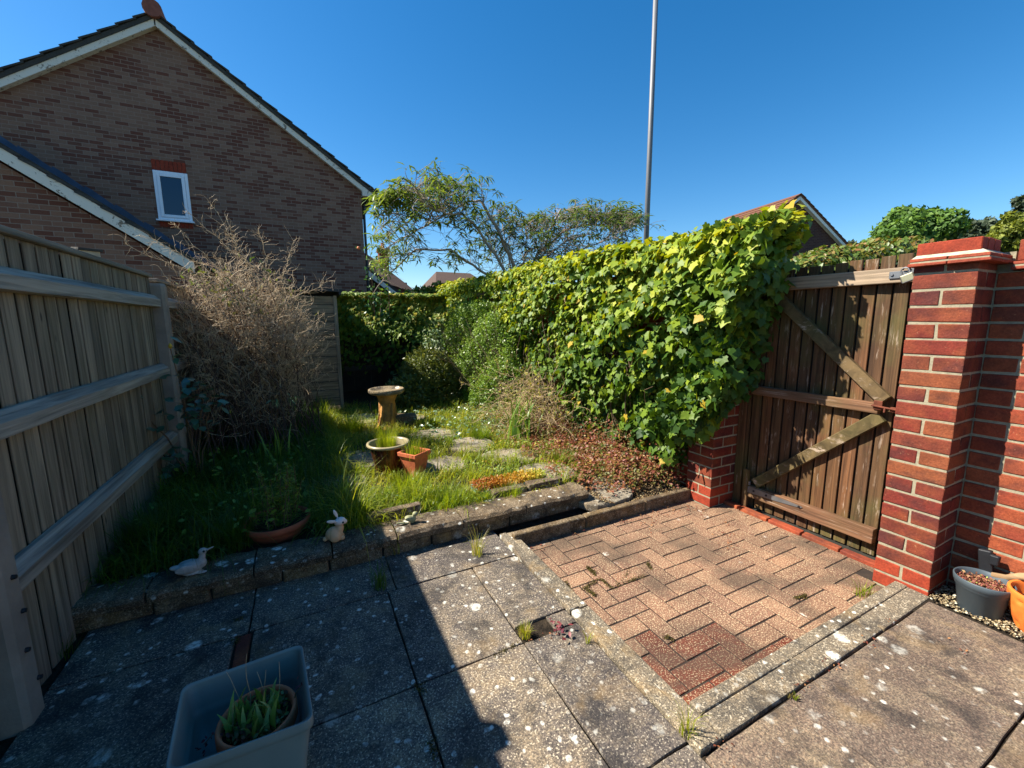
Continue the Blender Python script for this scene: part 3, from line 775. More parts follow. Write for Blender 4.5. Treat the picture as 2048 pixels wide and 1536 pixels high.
# ================================================================== HOUSES
def gable_house(name, label, org, ang, half_l, half_r, ridge_z, slope, depth, wallm, roofm, z0=0, over=.35, verge=.28, tile=.33, ridge_tile=True, stepz=.028, bargem=None, left_cut=None):
    """gable wall in the local XZ plane (y=0) facing -y; ridge at local x=0."""
    t = thing(name, label, 'house', (org[0], org[1], 0))
    R = Matrix.Rotation(ang, 3, 'Z'); O = Vector((org[0], org[1], 0))
    P = lambda x, y, z: O + R @ Vector((x, y, z))
    bargem = bargem or m_barge
    k = 1.0
    el = ridge_z - slope * half_l; er = ridge_z - slope * half_r
    off = .16
    mb = MB()
    wl, wr = -half_l + .32, half_r - .32
    vs = [P(wl, 0, z0), P(wr, 0, z0), P(wr, 0, ridge_z - off - slope * (half_r - .32)), P(0, 0, ridge_z - off), P(wl, 0, ridge_z - off - slope * (half_l - .32))]
    vb = [v + R @ Vector((0, depth, 0)) for v in vs]
    mb.add(vs + vb, [(0, 1, 2, 3, 4), (9, 8, 7, 6, 5), (1, 6, 7, 2), (5, 0, 4, 9)])
    # object coords of the wall must run along the wall: build in local frame and rotate the child
    me_o = mb.build('wall', wallm, t)
    me_o.data.transform(Matrix.Rotation(-ang, 4, 'Z')); me_o.rotation_euler = (0, 0, ang)
    # roof: stepped tile courses on both slopes
    for sgn, hl, nm in ((-1, half_l, 'roof_slope'), (1, half_r, 'roof_slope')):
        mb = MB(); ln = hl * math.sqrt(1 + slope * slope); n = int(ln / tile) + 1
        ux, uz = sgn / math.sqrt(1 + slope * slope), -slope / math.sqrt(1 + slope * slope)
        nx, nz = -uz * sgn * sgn * (1 if sgn > 0 else -1) * 1.0, ux * sgn
        nrm = Vector((slope * sgn, 0, 1)).normalized()
        u = Vector((ux, 0, uz))
        R0 = Vector((0, 0, ridge_z))
        for i in range(n):
            a = i * tile; b = min((i + 1) * tile + .04, ln + .05)
            top = .05
            p0 = R0 + u * a + nrm * .010; p1 = R0 + u * b + nrm * (.010 + .034)
            q0 = p0 - nrm * .03; q1 = p1 - nrm * .03
            y0, y1 = -over - .04, depth + .3
            pts = [(p0, y0), (p1, y0), (q1, y0), (q0, y0), (p0, y1), (p1, y1), (q1, y1), (q0, y1)]
            mb.add([P(p.x, y, p.z) for p, y in pts], [(0, 1, 2, 3), (7, 6, 5, 4), (0, 4, 5, 1), (1, 5, 6, 2), (2, 6, 7, 3), (3, 7, 4, 0)], random.random())
        # under-tile deck
        d0 = R0 - nrm * .09; d1 = R0 + u * ln - nrm * .09
        e0 = R0 - nrm * .015; e1 = R0 + u * ln - nrm * .015
        mb.add([P(p.x, y, p.z) for y in (-over - .02, depth + .28) for p in (d0, d1, e1, e0)], [(0, 1, 2, 3), (7, 6, 5, 4), (0, 4, 5, 1), (1, 5, 6, 2), (2, 6, 7, 3), (3, 7, 4, 0)])
        mb.build(nm, roofm, t)
        # bargeboard along the verge
        mb = MB(); hb = verge * .62
        a0 = R0 - nrm * .02; a1 = R0 + u * ln - nrm * .02
        b0 = a0 - Vector((0, 0, hb)); b1 = a1 - Vector((0, 0, hb))
        mb.add([P(p.x, y, p.z) for y in (-over, -over + .03) for p in (a0, a1, b1, b0)], [(0, 1, 2, 3), (7, 6, 5, 4), (0, 4, 5, 1), (1, 5, 6, 2), (2, 6, 7, 3), (3, 7, 4, 0)])
        mb.build('bargeboard', bargem, t)
        # soffit
        mb = MB(); s0 = b0 + Vector((0, 0, .02)); s1 = b1 + Vector((0, 0, .02))
        mb.add([P(s0.x, -over + .03, s0.z), P(s1.x, -over + .03, s1.z), P(s1.x, 0, s1.z), P(s0.x, 0, s0.z)] + [P(s0.x, -over + .03, s0.z + .02), P(s1.x, -over + .03, s1.z + .02), P(s1.x, 0, s1.z + .02), P(s0.x, 0, s0.z + .02)], [(0, 1, 2, 3), (4, 5, 6, 7), (0, 4, 7, 3)])
        mb.build('soffit', m_barge if bargem is m_barge else m_white, t)
    if ridge_tile:
        mb = MB(); pts = [P(0, y, ridge_z + .03) for y in np.linspace(-over - .10, depth + .3, 30)]
        mb.tube(pts, [.155 if i % 2 else .165 for i in range(30)], 14); mb.build('ridge_tile', m_ridge, t)
    return t, P

h1, P1 = gable_house('brick_house', 'large brown brick house gable with one small white window and peeling bargeboards', (-2.25, 12.0), 0, 4.6, 4.22, 7.72, .70, 9, m_house, m_roof, over=.15, tile=.36, verge=.36)
# small window with soldier lintel and sill
wx0, wx1, wz0, wz1 = -2.625, -2.02, 3.64, 4.66
wf = MB()
def frame(mb, x0, x1, z0, z1, y, wd, d):
    mb.span((x0, y, z0), (x0 + wd, y + d, z1)); mb.span((x1 - wd, y, z0), (x1, y + d, z1))
    mb.span((x0 + wd + .001, y, z0), (x1 - wd - .001, y + d, z0 + wd)); mb.span((x0 + wd + .001, y, z1 - wd), (x1 - wd - .001, y + d, z1))
frame(wf, wx0, wx1, wz0, wz1, 11.965, .055, .045)
wn = wf.build('window', m_upvc, h1, bevel=.004)
mb = MB(); frame(mb, wx0 + .058, wx1 - .058, wz0 + .058, wz1 - .058, 11.95, .058, .04); mb.build('sash', m_upvc, wn, bevel=.006, seg=2)
mb = MB(); mb.span((wx0 + .1, 11.975, wz0 + .1), (wx1 - .1, 11.982, wz1 - .1)); mb.build('pane', m_glass, wn)
mb = MB(); mb.span((wx0 - .03, 11.90, wz0 - .035), (wx1 + .04, 11.985, wz0 - .003)); mb.build('sill', m_upvc, wn, bevel=.004)
mb = MB()
for i in range(8):
    x = wx0 - .01 + i * .0755; mb.span((x + .004, 11.988, wz1 + .012), (x + .0705, 12.0, wz1 + .225), r=random.random())
mb.build('lintel', m_brick_r, wn); mb = MB()
for i in range(8):
    x = wx0 + .0 + i * .0755; mb.span((x + .004, 11.988, wz0 - .145), (x + .0705, 12.0, wz0 - .042), r=random.random())
mb.build('sill_course', m_brick_r, wn)
# eaves box, gutter and downpipe at the right corner
mb = MB(); mb.span((1.66, 11.84, 4.62), (1.96, 12.0, 4.84)); mb.build('eaves_box', m_barge, h1)
mb = MB(); pts = [(2.03, y, 4.80) for y in np.linspace(11.86, 21, 6)]; mb.tube(pts, .062, 10)
mb.tube([(2.03, 11.98, 4.74), (2.01, 12.0, 4.62), (1.72, 12.06, 4.42), (1.70, 12.06, 4.2), (1.70, 12.06, 0)], .036, 8); mb.build('gutter', m_black, h1)

# garage in front of the gable: right half of a lower pitched roof
ga = thing('garage', 'lower brown brick garage with dark tiles and white bargeboard in front of the house gable', 'garage', (-4.5, 9.0, 0))
rz = lambda x: 3.92 - .70 * (x + 3.67)
gl, gr, gd = -8.4, -1.55, 2.94
mb = MB(); rx = -5.1
zt = lambda x: (rz(x) if x > rx else rz(rx) - .7 * (rx - x)) - .26
vs = [(gl, 9.0, 0), (gr - .12, 9.0, 0), (gr - .12, 9.0, zt(gr - .12)), (rx, 9.0, zt(rx)), (gl, 9.0, zt(gl))]
vb = [(a, 9.0 + gd, c) for a, b, c in vs]
mb.add(vs + vb, [(0, 1, 2, 3, 4), (1, 6, 7, 2)]); mb.build('wall', m_ext, ga)
for xa, xb in ((rx, gr), (rx, gl)):
    mb = MB(); n = 13
    for i in range(n):
        t0, t1 = i / n, (i + 1.12) / n
        a = xa + (xb - xa) * t0; b = xa + (xb - xa) * t1
        za = rz(rx) - .7 * abs(a - rx); zb = rz(rx) - .7 * abs(b - rx) + .045
        mb.add([(a, 8.86, za), (b, 8.86, zb), (b, 11.98, zb), (a, 11.98, za), (a, 8.86, za - .05), (b, 8.86, zb - .05), (b, 11.98, zb - .05), (a, 11.98, za - .05)], [(0, 1, 2, 3), (0, 4, 5, 1), (1, 5, 6, 2)], random.random())
    mb.build('roof_slope', m_roof, ga)
    mb = MB(); za = rz(rx) - .03; zb = rz(rx) - .7 * abs(xb - rx) - .03
    mb.add([(xa, 8.88, za), (xb, 8.88, zb), (xb, 8.88, zb - .19), (xa, 8.88, za - .19), (xa, 8.91, za), (xb, 8.91, zb), (xb, 8.91, zb - .19), (xa, 8.91, za - .19)], [(0, 1, 2, 3), (7, 6, 5, 4), (3, 2, 6, 7), (0, 4, 5, 1)])
    mb.build('bargeboard', m_barge, ga)
mb = MB(); n = 8
for i in range(n):   # stepped lead flashing where the roof meets the gable wall
    a = rx + (gr - rx) * i / n; b = rx + (gr - rx) * (i + 1) / n
    za, zb = rz(a), rz(b)
    mb.add([(a, 11.985, za + .02), (b, 11.985, zb + .02), (b, 11.985, zb + .16), (a + .1, 11.985, za + .14), (a, 11.985, za + .2)], [(0, 1, 2, 3, 4)])
mb.build('flashing', m_leadf, ga)

# distant house on the right
a0 = ray(1594, 386); k = 25 / math.hypot(a0.x, a0.y)
h2, P2 = gable_house('brick_house', 'distant dark brick house with orange roof and white gable boards, right of the ivy', (a0.x * k, a0.y * k), rad(-12), 4.2, 4.6, CAM_H + a0.z * k - .08, .67, 4.2, m_farbrick, m_roof_o, over=.2, ridge_tile=False, bargem=m_white, tile=.33, verge=.4)
# small house with chimney between the brown gable and the tree
h3 = thing('brick_house', 'small far house with tiled roof and brick chimney beside the large gable', 'house', (5.0, 30, 0))
mb = MB()
rp = [(3.2, 30, 6.35), (4.9, 30, 5.9), (7.6, 30, 3.9), (2.6, 27, 3.3), (3.2, 36, 6.3), (4.9, 36, 5.9), (7.6, 36, 3.9)]
mb.add([(3.0, 30, 6.6), (4.6, 30, 5.7), (6.6, 30, 4.2), (3.0, 27.5, 4.4), (4.6, 27.5, 3.9), (6.9, 27.5, 3.3)], [(0, 1, 4, 3), (1, 2, 5, 4)]); 
mb.span((4.0, 30.2, 3.2), (6.9, 35, 4.15)); mb.build('roof', m_roof_b, h3)
mb = MB(); mb.span((3.2, 27.9, 0), (6.7, 34.9, 3.5)); mb.build('wall', m_farbrick, h3)
mb = MB(); mb.span((5.0, 29.6, 3.8), (5.6, 30.2, 6.05)); mb.span((4.93, 29.5, 6.05), (5.67, 30.27, 6.3)); ch = mb.build('chimney', m_brick_w, h3)
mb = MB(); mb.lathe((5.3, 29.9, 6.3), [(.13, 0), (.11, .35), (.13, .38)], 12); mb.build('chimney_pot', m_terra_d, ch)
# dark lean-to roof between
g2 = thing('outbuilding', 'low outbuilding with dark roof and pale fascia behind the back hedge', 'outbuilding', (2.6, 14.0, 0))
mb = MB(); mb.add([(1.86, 14.0, 3.22), (3.35, 14.0, 2.05), (3.35, 17, 2.05), (1.86, 17, 3.22), (1.86, 14.0, 3.10), (3.35, 14.0, 1.93), (3.35, 17, 1.93), (1.86, 17, 3.1)], [(0, 1, 2, 3), (0, 4, 5, 1), (1, 5, 6, 2), (7, 6, 5, 4)]); mb.build('roof', m_roof, g2)
mb = MB(); mb.add([(1.86, 13.96, 3.1), (3.35, 13.96, 1.93), (3.35, 13.96, 1.78), (1.86, 13.96, 2.92)], [(0, 1, 2, 3)]); mb.add([(1.86, 13.99, 3.1), (3.35, 13.99, 1.93), (3.35, 13.99, 1.78), (1.86, 13.99, 2.92)], [(3, 2, 1, 0)]); mb.build('fascia', m_white, g2)
mb = MB(); mb.add([(1.86, 14.1, 0), (3.2, 14.1, 0), (3.2, 14.1, 1.9), (1.86, 14.1, 2.95), (1.86, 16.9, 0), (3.2, 16.9, 0), (3.2, 16.9, 1.9), (1.86, 16.9, 2.95)], [(0, 1, 2, 3), (1, 5, 6, 2)]); mb.build('wall', m_farbrick, g2)
# another roof just above the ivy, centre
h4 = thing('brick_house', 'far brown tiled roof showing just above the back hedge, behind the bare branches', 'house', (10, 30, 0))
mb = MB(); mb.add([(8.3, 28, 3.6), (13, 28, 3.6), (12.0, 31, 5.1), (9.3, 31, 5.1), (8.3, 34, 3.6), (13, 34, 3.6)], [(0, 1, 2, 3), (3, 2, 5, 4), (0, 3, 4), (1, 5, 2)]); mb.build('roof', m_roof_b, h4)
mb = MB(); mb.span((8.6, 28.3, 0), (12.7, 33.7, 3.6)); mb.build('wall', m_farbrick, h4)

# lamp column
lp = thing('lamp_post', 'tall plain grey street lamp column rising behind the ivy hedge', 'lamp post', (7.17, 7.4, 0))
mb = MB(); mb.tube([(7.17, 7.4, z) for z in (0, 1.2)], .09, 16); mb.build('base', m_steel, lp, smooth=True)
m_pole = plain('grey_painted_column', srgb(112, 113, 115), .55, metal=.2, var=.06, vs=3, bump=0)
mb = MB(); mb.tube([(7.17, 7.4, 1.2), (7.17, 7.4, 5), (7.17, 7.4, 9.5)], [.062, .056, .05], 18); mb.build('column', m_pole, lp, smooth=True)

# ================================================================== SHED
sh = thing('shed', 'small wooden shed with horizontal boards and dark felt roof in the left back corner', 'shed', (-.2, 7.2, .1))
mb = MB(); z = .2; i = 0
while z < 1.70:
    h_ = .118; Rr = Matrix.Rotation(rad(9), 3, 'X')
    mb.box((-.20, 6.30, z + h_ / 2), (1.27, .014, h_ - .006), Rr, random.random(), jit=.0015); z += h_
mb.build('front_cladding', m_shed, sh, bevel=.0015)
mb = MB(); mb.span((-.83, 6.312, .2), (.44, 6.322, 1.70)); mb.build('gap_shade_lining', m_gap_shade, sh)  # dark sheet added behind the cladding: painted shade in the board gaps
for q_ in (.415, -.86):
    mb = MB(); mb.span((q_, 6.272, .16), (q_ + .046, 6.318, 1.74), r=.3); mb.build('corner_post', m_fence, sh, bevel=.002)
mb = MB(); z = .2
while z < 1.70:
    mb.box((.447, 7.25, z + .059), (.014, 1.85, .126), Matrix.Rotation(rad(-3.5), 3, 'Y'), random.random()); z += .118
mb.build('side_cladding', m_shed, sh)
mb = MB(); mb.bar((-.95, 7.2, 1.86), (.53, 7.2, 1.80), 2.05, .035); mb.bar((.50, 6.17, 1.775), (.50, 8.2, 1.775), .03, .06); mb.build('roof', m_black, sh)

# ================================================================== VEGETATION TOOLS
def unit(a): return a / np.maximum(np.linalg.norm(a, axis=1, keepdims=True), 1e-9)
def rdir(n): return unit(rng.normal(size=(n, 3)))
def scatter(name, mat, TV, TF, pos, nrm, tip, sc, parent=None, rnd=None, loc=None, smooth=False):
    """one mesh of many copies of a leaf: TV lies in XY (tip towards +Y), normal +Z."""
    n = len(pos); Zv = unit(nrm); Yv = unit(tip - Zv * np.sum(tip * Zv, 1, keepdims=True)); Xv = np.cross(Yv, Zv)
    R = np.stack([Xv, Yv, Zv], 2)
    sc = np.asarray(sc)
    if sc.ndim == 1: sc = sc[:, None, None]
    else: sc = sc[:, None, :]
    V = np.einsum('nij,nkj->nki', R, TV[None] * sc) + pos[:, None, :]
    k = len(TV)
    F = (np.asarray(TF)[None] + (np.arange(n) * k)[:, None, None]).reshape(-1, len(TF[0]))
    if rnd is None: rnd = rng.random(n)
    return np_mesh(name, V.reshape(-1, 3), F, mat, parent, loc, np.repeat(rnd, k), smooth)

def t_ivy():
    out = [(0, -.10), (.20, -.26), (.42, -.14), (.40, .08), (.60, .30), (.36, .42), (.24, .60), (0, .90), (-.24, .60), (-.36, .42), (-.60, .30), (-.40, .08), (-.42, -.14), (-.20, -.26)]
    V = [(0, .18, -.03)] + [(x, y, -.30 * x * x - .22 * y * y + .16 * abs(x)) for x, y in out]
    n = len(out); F = [(0, 1 + (i + 1) % n, 1 + i) for i in range(n)]
    return np.array(V), F
def t_oval(w=.5, bend=.12, fold=.1):
    V = [(0, 0, 0), (w * .45, .3, fold * .6), (w * .5, .6, fold * .5 - bend * .4), (0, 1, -bend), (-w * .5, .6, fold * .5 - bend * .4), (-w * .45, .3, fold * .6), (0, .5, -bend * .1)]
    F = [(6, 0, 1), (6, 1, 2), (6, 2, 3), (6, 3, 4), (6, 4, 5), (6, 5, 0)]
    return np.array(V), F
def t_small():
    return np.array([(0, 0, 0), (.3, .5, .05), (0, 1, 0), (-.3, .5, .05)]), [(0, 1, 2), (0, 2, 3)]
def t_lance():
    V = [(0, 0, 0), (.09, .3, .02), (.08, .65, -.10), (0, 1, -.32), (-.08, .65, -.10), (-.09, .3, .02)]
    return np.array(V), [(0, 1, 5), (1, 2, 4), (1, 4, 5), (2, 3, 4)]
IVY, OVAL, SMALL, LANCE = t_ivy(), t_oval(), t_small(), t_lance()

def blades(name, mat, base, length, width, azim_, lean, parent=None, rnd=None, loc=None, segs=4):
    """curved grass blades."""
    n = len(base); ts = np.linspace(0, 1, segs + 1)
    dx, dy = np.cos(azim_), np.sin(azim_); V = []
    wx, wy = -dy, dx
    for i, t in enumerate(ts):
        th = lean * t ** 1.5
        # integrate roughly: horizontal reach and height along an arc
        hx = length * t * np.sin(th * .6); hz = length * t * np.cos(th * .62)
        cx = base[:, 0] + dx * hx; cy = base[:, 1] + dy * hx; cz = base[:, 2] + hz
        wv = width * (1 - t ** 1.6) * .5
        if i < segs:
            V.append(np.stack([cx + wx * wv, cy + wy * wv, cz], 1)); V.append(np.stack([cx - wx * wv, cy - wy * wv, cz], 1))
        else: V.append(np.stack([cx, cy, cz], 1))
    V = np.stack(V, 1); k = V.shape[1]
    F = []
    for i in range(segs - 1):
        a = 2 * i; F += [(a, a + 1, a + 3), (a, a + 3, a + 2)]
    a = 2 * (segs - 1); F.append((a, a + 1, a + 2))
    F = (np.array(F)[None] + (np.arange(n) * k)[:, None, None]).reshape(-1, 3)
    if rnd is None: rnd = rng.random(n)
    return np_mesh(name, V.reshape(-1, 3), F, mat, parent, loc, np.repeat(rnd, k))

def tubes_np(name, mat, P, R, sides=3, parent=None, loc=None, rnd=None):
    """P (n,s,3) polylines, R (n,s) radii."""
    n, s, _ = P.shape
    T = np.zeros_like(P); T[:, 1:-1] = P[:, 2:] - P[:, :-2]; T[:, 0] = P[:, 1] - P[:, 0]; T[:, -1] = P[:, -1] - P[:, -2]
    T /= np.maximum(np.linalg.norm(T, axis=2, keepdims=True), 1e-9)
    ref = np.tile(rdir(n)[:, None, :], (1, s, 1))
    U = np.cross(T, ref); U /= np.maximum(np.linalg.norm(U, axis=2, keepdims=True), 1e-9); W = np.cross(T, U)
    rings = []
    for k in range(sides):
        a = 2 * math.pi * k / sides
        rings.append(P + (U * math.cos(a) + W * math.sin(a)) * R[:, :, None])
    V = np.stack(rings, 2)  # n,s,k,3
    F = []
    for i in range(s - 1):
        for k in range(sides):
            F.append((i * sides + k, i * sides + (k + 1) % sides, (i + 1) * sides + (k + 1) % sides, (i + 1) * sides + k))
    F = (np.array(F)[None] + (np.arange(n) * s * sides)[:, None, None]).reshape(-1, 4)
    if rnd is None: rnd = rng.random(n)
    return np_mesh(name, V.reshape(-1, 3), F, mat, parent, loc, np.repeat(rnd, s * sides), smooth=sides > 3)

def wander(start, dir0, length, s=7, wob=.25, grav=0.0):
    """random-walk polylines: start (n,3), dir0 (n,3), length (n,)"""
    n = len(start); P = np.zeros((n, s, 3)); P[:, 0] = start; D = unit(dir0.copy()); st = (length / (s - 1))[:, None]
    for i in range(1, s):
        D = unit(D + rng.normal(size=(n, 3)) * wob + np.array([0, 0, grav])); P[:, i] = P[:, i - 1] + D * st
    return P
def along(P, idx, t):
    s = P.shape[1]; f = t * (s - 1.001); i = f.astype(int); u = (f - i)[:, None]
    a = P[idx, i]; b = P[idx, i + 1]
    return a + (b - a) * u, unit(b - a)
def vnoise(x, y, z=0):
    return (np.sin(x * 1.7 + y * 2.3 + z) + np.sin(x * 3.9 - y * 2.9 + 1.3 + z * 2) * .6 + np.sin(x * 7.3 + y * 6.1 + 2.1) * .35 + np.sin(-x * 11.1 + y * 9.7 + z) * .25) / 2.2

m_stem = plain('brown_stem', srgb(104, 84, 62), .85, var=.3)
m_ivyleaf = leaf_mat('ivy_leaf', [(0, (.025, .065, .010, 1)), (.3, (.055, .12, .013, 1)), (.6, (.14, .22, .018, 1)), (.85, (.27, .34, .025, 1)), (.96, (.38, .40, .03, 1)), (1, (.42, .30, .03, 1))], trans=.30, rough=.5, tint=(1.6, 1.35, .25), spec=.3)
m_backivy = leaf_mat('back_ivy_leaf', [(0, (.03, .07, .012, 1)), (.5, (.08, .15, .02, 1)), (.9, (.20, .27, .03, 1)), (1, (.40, .30, .03, 1))], trans=.35, rough=.5, tint=(1.4, 1.3, .4), spec=.3)
m_privet = leaf_mat('small_green_leaf', [(0, (.07, .13, .015, 1)), (.5, (.15, .25, .025, 1)), (1, (.28, .38, .045, 1))], trans=.35, rough=.4)

# ================================================================== IVY HEDGE
iv = thing('ivy_hedge', 'long glossy yellow-green ivy hedge covering the boundary wall and spilling over the gate', 'ivy hedge', (2.6, 4.5, .1))
def ivy_surface(n, y0, y1, dens_near=True):
    """points on the front and rounded top of the ivy mass: position, normal"""
    y = y0 + (y1 - y0) * rng.random(n)
    s = rng.random(n) * 2.75          # 0..1.85 front, then over the top
    zt = 2.0 + .03 * vnoise(y * 1.1, 0) + .015 * (y - 2)
    bot = np.where(y < 2.17, .50 + .10 * vnoise(y * 6, 3), np.where(y < 4.6, .28 + .12 * vnoise(y * 2, 5), .12))
    fr = zt - .22 - bot
    front = s < 1.95
    u = np.clip(s / 1.95, 0, 1)
    z = np.where(front, bot + u * fr, 0)
    lump = .10 * vnoise(y * 1.6, z * 2.4) + .05 * vnoise(y * 4.5, z * 5.2, 2)
    x = 2.50 - .13 * np.sin(np.clip((z - .25) / 1.7, 0, 1) * math.pi) - lump - .10 * np.clip((z - 1.2) / .6, 0, 1)
    N = np.stack([-np.ones(n), rng.normal(size=n) * .1, .15 + .25 * np.clip(z - 1.0, 0, 1)], 1)
    # top arc
    a = np.clip((s - 1.95) / .8, 0, 1) * rad(150)
    xt = 2.62 - .27 * np.cos(a) - .05 * vnoise(y * 2.3, a * 2, 4) ; zz = zt - .22 + .24 * np.sin(a) + .035 * vnoise(y * 3.1, a * 3)
    x = np.where(front, x, xt); z = np.where(front, z, zz)
    Nt = np.stack([-np.cos(a), np.zeros(n), np.sin(a)], 1)
    N = np.where(front[:, None], N, Nt)
    return np.stack([x, y, z], 1), unit(N)
def ivy_leaves(n, y0, y1, size, depth, keep=None):
    P, N = ivy_surface(n, y0, y1)
    d = rng.random(n) ** 1.4 * depth
    P = P - N * d[:, None] + rng.normal(size=(n, 3)) * .012
    if keep is not None:
        k = keep(P); P, N, d = P[k], N[k], d[k]
    n = len(P)
    nr = unit(N * 1.0 + rng.normal(size=(n, 3)) * .62 + np.array([-.1, .15, .42]))
    tip = np.array([-.25, -.1, -1.0]) + rng.normal(size=(n, 3)) * .45
    topm = np.clip(N[:, 2], 0, 1)
    tip = tip + topm[:, None] * np.array([-.8, -.3, .6])
    sc = size * (.45 + .95 * rng.random(n))
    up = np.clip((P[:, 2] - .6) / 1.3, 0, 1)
    r = np.clip(.30 + .34 * up + .68 * (rng.random(n) - .5) + .25 * topm + .14 * vnoise(P[:, 1] * 2, P[:, 2] * 3), 0, .95)  # tone climbs with height and upward facing: light on the top painted in
    r = np.where(rng.random(n) < .012, 1.0, r)
    return P, nr, tip, sc, r
def end_cap(n):
    """leaves on the end of the hedge that faces the gate and hangs in front of it"""
    z = .48 + 1.50 * rng.random(n) ** .85
    ye = np.interp(z, [.45, .62, .78, .95, 1.2, 1.5, 1.75, 1.98], [2.05, 1.93, 1.84, 1.72, 1.70, 1.66, 1.53, 1.50])
    u = rng.random(n)
    x = 2.36 + .44 * u
    y = ye + .05 * vnoise(x * 5, z * 4) + rng.random(n) * .42 * (1 + 0 * u)
    x = np.where(z < .85, np.minimum(x, 2.585), x)
    N = np.stack([-.35 * np.ones(n), -1 * np.ones(n), .3 * np.ones(n)], 1)
    P = np.stack([x, y, z], 1)
    nr = unit(N + rng.normal(size=(n, 3)) * .5); tip = np.array([-.1, -.2, -1]) + rng.normal(size=(n, 3)) * .45
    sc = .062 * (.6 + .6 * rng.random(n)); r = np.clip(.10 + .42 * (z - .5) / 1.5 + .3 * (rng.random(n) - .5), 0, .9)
    return P, nr, tip, sc, r
def ragged(P):   # the ragged gate-side end
    ye = np.interp(P[:, 2], [.45, .62, .78, .95, 1.2, 1.5, 1.75, 1.98, 2.2], [2.12, 1.98, 1.86, 1.74, 1.72, 1.68, 1.55, 1.50, 1.50])
    return P[:, 1] > ye + .04 * vnoise(P[:, 2] * 6, P[:, 0] * 5)
gap = lambda P: (vnoise(P[:, 1] * 2.1, P[:, 2] * 3.7, 7) < .62) | (P[:, 2] > 1.55)
sets = [ivy_leaves(14000, 1.42, 3.6, .055, .22, lambda P: ragged(P) & gap(P)), end_cap(2900),
        ivy_leaves(10500, 3.5, 5.4, .050, .20, lambda P: gap(P) & ~((P[:, 1] < 4.6) & (P[:, 2] < .75) & (rng.random(len(P)) < .8))), ivy_leaves(12000, 5.3, 8.0, .045, .18, gap)]
Pn, Nn, Tn, Sn, Rn = [np.concatenate([s[i] for s in sets]) for i in range(5)]
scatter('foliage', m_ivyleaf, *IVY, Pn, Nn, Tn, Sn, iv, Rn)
# a low sunlit sprig in front of the hinge pier
n = 90; P = np.stack([2.50 + .10 * rng.random(n), 1.90 + .30 * rng.random(n), .56 + .16 * rng.random(n)], 1)
P[:, 2] -= .1 * (P[:, 1] - 1.9)
scatter('sprig', m_ivyleaf, *IVY, P, rdir(n) * .5 + np.array([-.7, -.3, .6]), rdir(n) * .5 + np.array([-.4, -.2, -.8]), .085 * (.6 + .5 * rng.random(n)), iv, .55 + .35 * rng.random(n))
# woody stems inside
n = 220; st = np.stack([2.50 + .1 * rng.random(n), 2.5 + 5.4 * rng.random(n), .1 + .9 * rng.random(n)], 1)
Pw = wander(st, rdir(n) * .5 + np.array([-.1, 0, 1]), .5 + .7 * rng.random(n), 7, .25)
Pw[:, :, 0] = np.clip(Pw[:, :, 0], 2.42, 2.64); Pw[:, :, 1] = np.maximum(Pw[:, :, 1], 2.2)
tubes_np('stem', m_stem, Pw, np.linspace(.006, .002, 7)[None] * np.ones((n, 1)), 4, iv)

# ---- back hedge of ivy
bi = thing('back_ivy_hedge', 'darker ivy hedge across the far end between the shed and the long hedge', 'ivy hedge', (1.6, 7.7, .1))
n = 8500; x = .50 + 2.2 * rng.random(n); z = .55 + 1.35 * rng.random(n) ** .75
y = 7.05 + .10 * vnoise(x * 3, z * 4) + .95 * np.clip(z - 1.15, 0, 1) + rng.random(n) ** 1.5 * .22
zt = 1.86 + .05 * vnoise(x * 3, 1.0)
k = (z < zt) & ((z > 1.15 + .15 * vnoise(x * 4, 2)) | (rng.random(n) < .25))
P = np.stack([x, y, z], 1)[k]; n = len(P)
scatter('foliage', m_backivy, *IVY, P, rdir(n) * .5 + np.array([-.6, -.4, .55]), rdir(n) * .5 + np.array([-.2, -.3, -.8]), .056 * (.6 + .7 * rng.random(n)), bi, np.clip(.55 + .5 * (P[:, 2] - 1.1) + .6 * (rng.random(n) - .4), 0, .97))  # higher leaves paler: light on the upper slope painted into the leaf tone
n = 1200; P = np.stack([.5 + 2.2 * rng.random(n), 7.6 + .4 * rng.random(n), 1.82 + .07 * rng.random(n)], 1)
scatter('foliage_top', m_backivy, *IVY, P, rdir(n) * .4 + np.array([-.3, -.2, 1]), rdir(n) + np.array([-.4, -.4, 0]), .06 * (.6 + .6 * rng.random(n)), bi, .5 + .5 * rng.random(n))
bf = thing('dark_backing_fence', 'dark board fence added behind the back hedge, deep shade painted into its colour', 'fence', (1.2, 8.0, 0))
mb = MB(); x = -1.0
while x < 2.9:
    mb.box((x + .05, 8.05, .9), (.098, .02, 1.75), r=random.random(), jit=.002); x += .1
mb.build('board', plain('painted_shade_board', srgb(48, 42, 34), .85, var=.3), bf)  # boards added as dark backing, with deep shade painted into their colour
mb = MB(); mb.span((-1.0, 7.99, .5), (2.9, 8.035, .58)); mb.span((-1.0, 7.99, 1.4), (2.9, 8.035, 1.48)); mb.build('rail', m_black, bf)

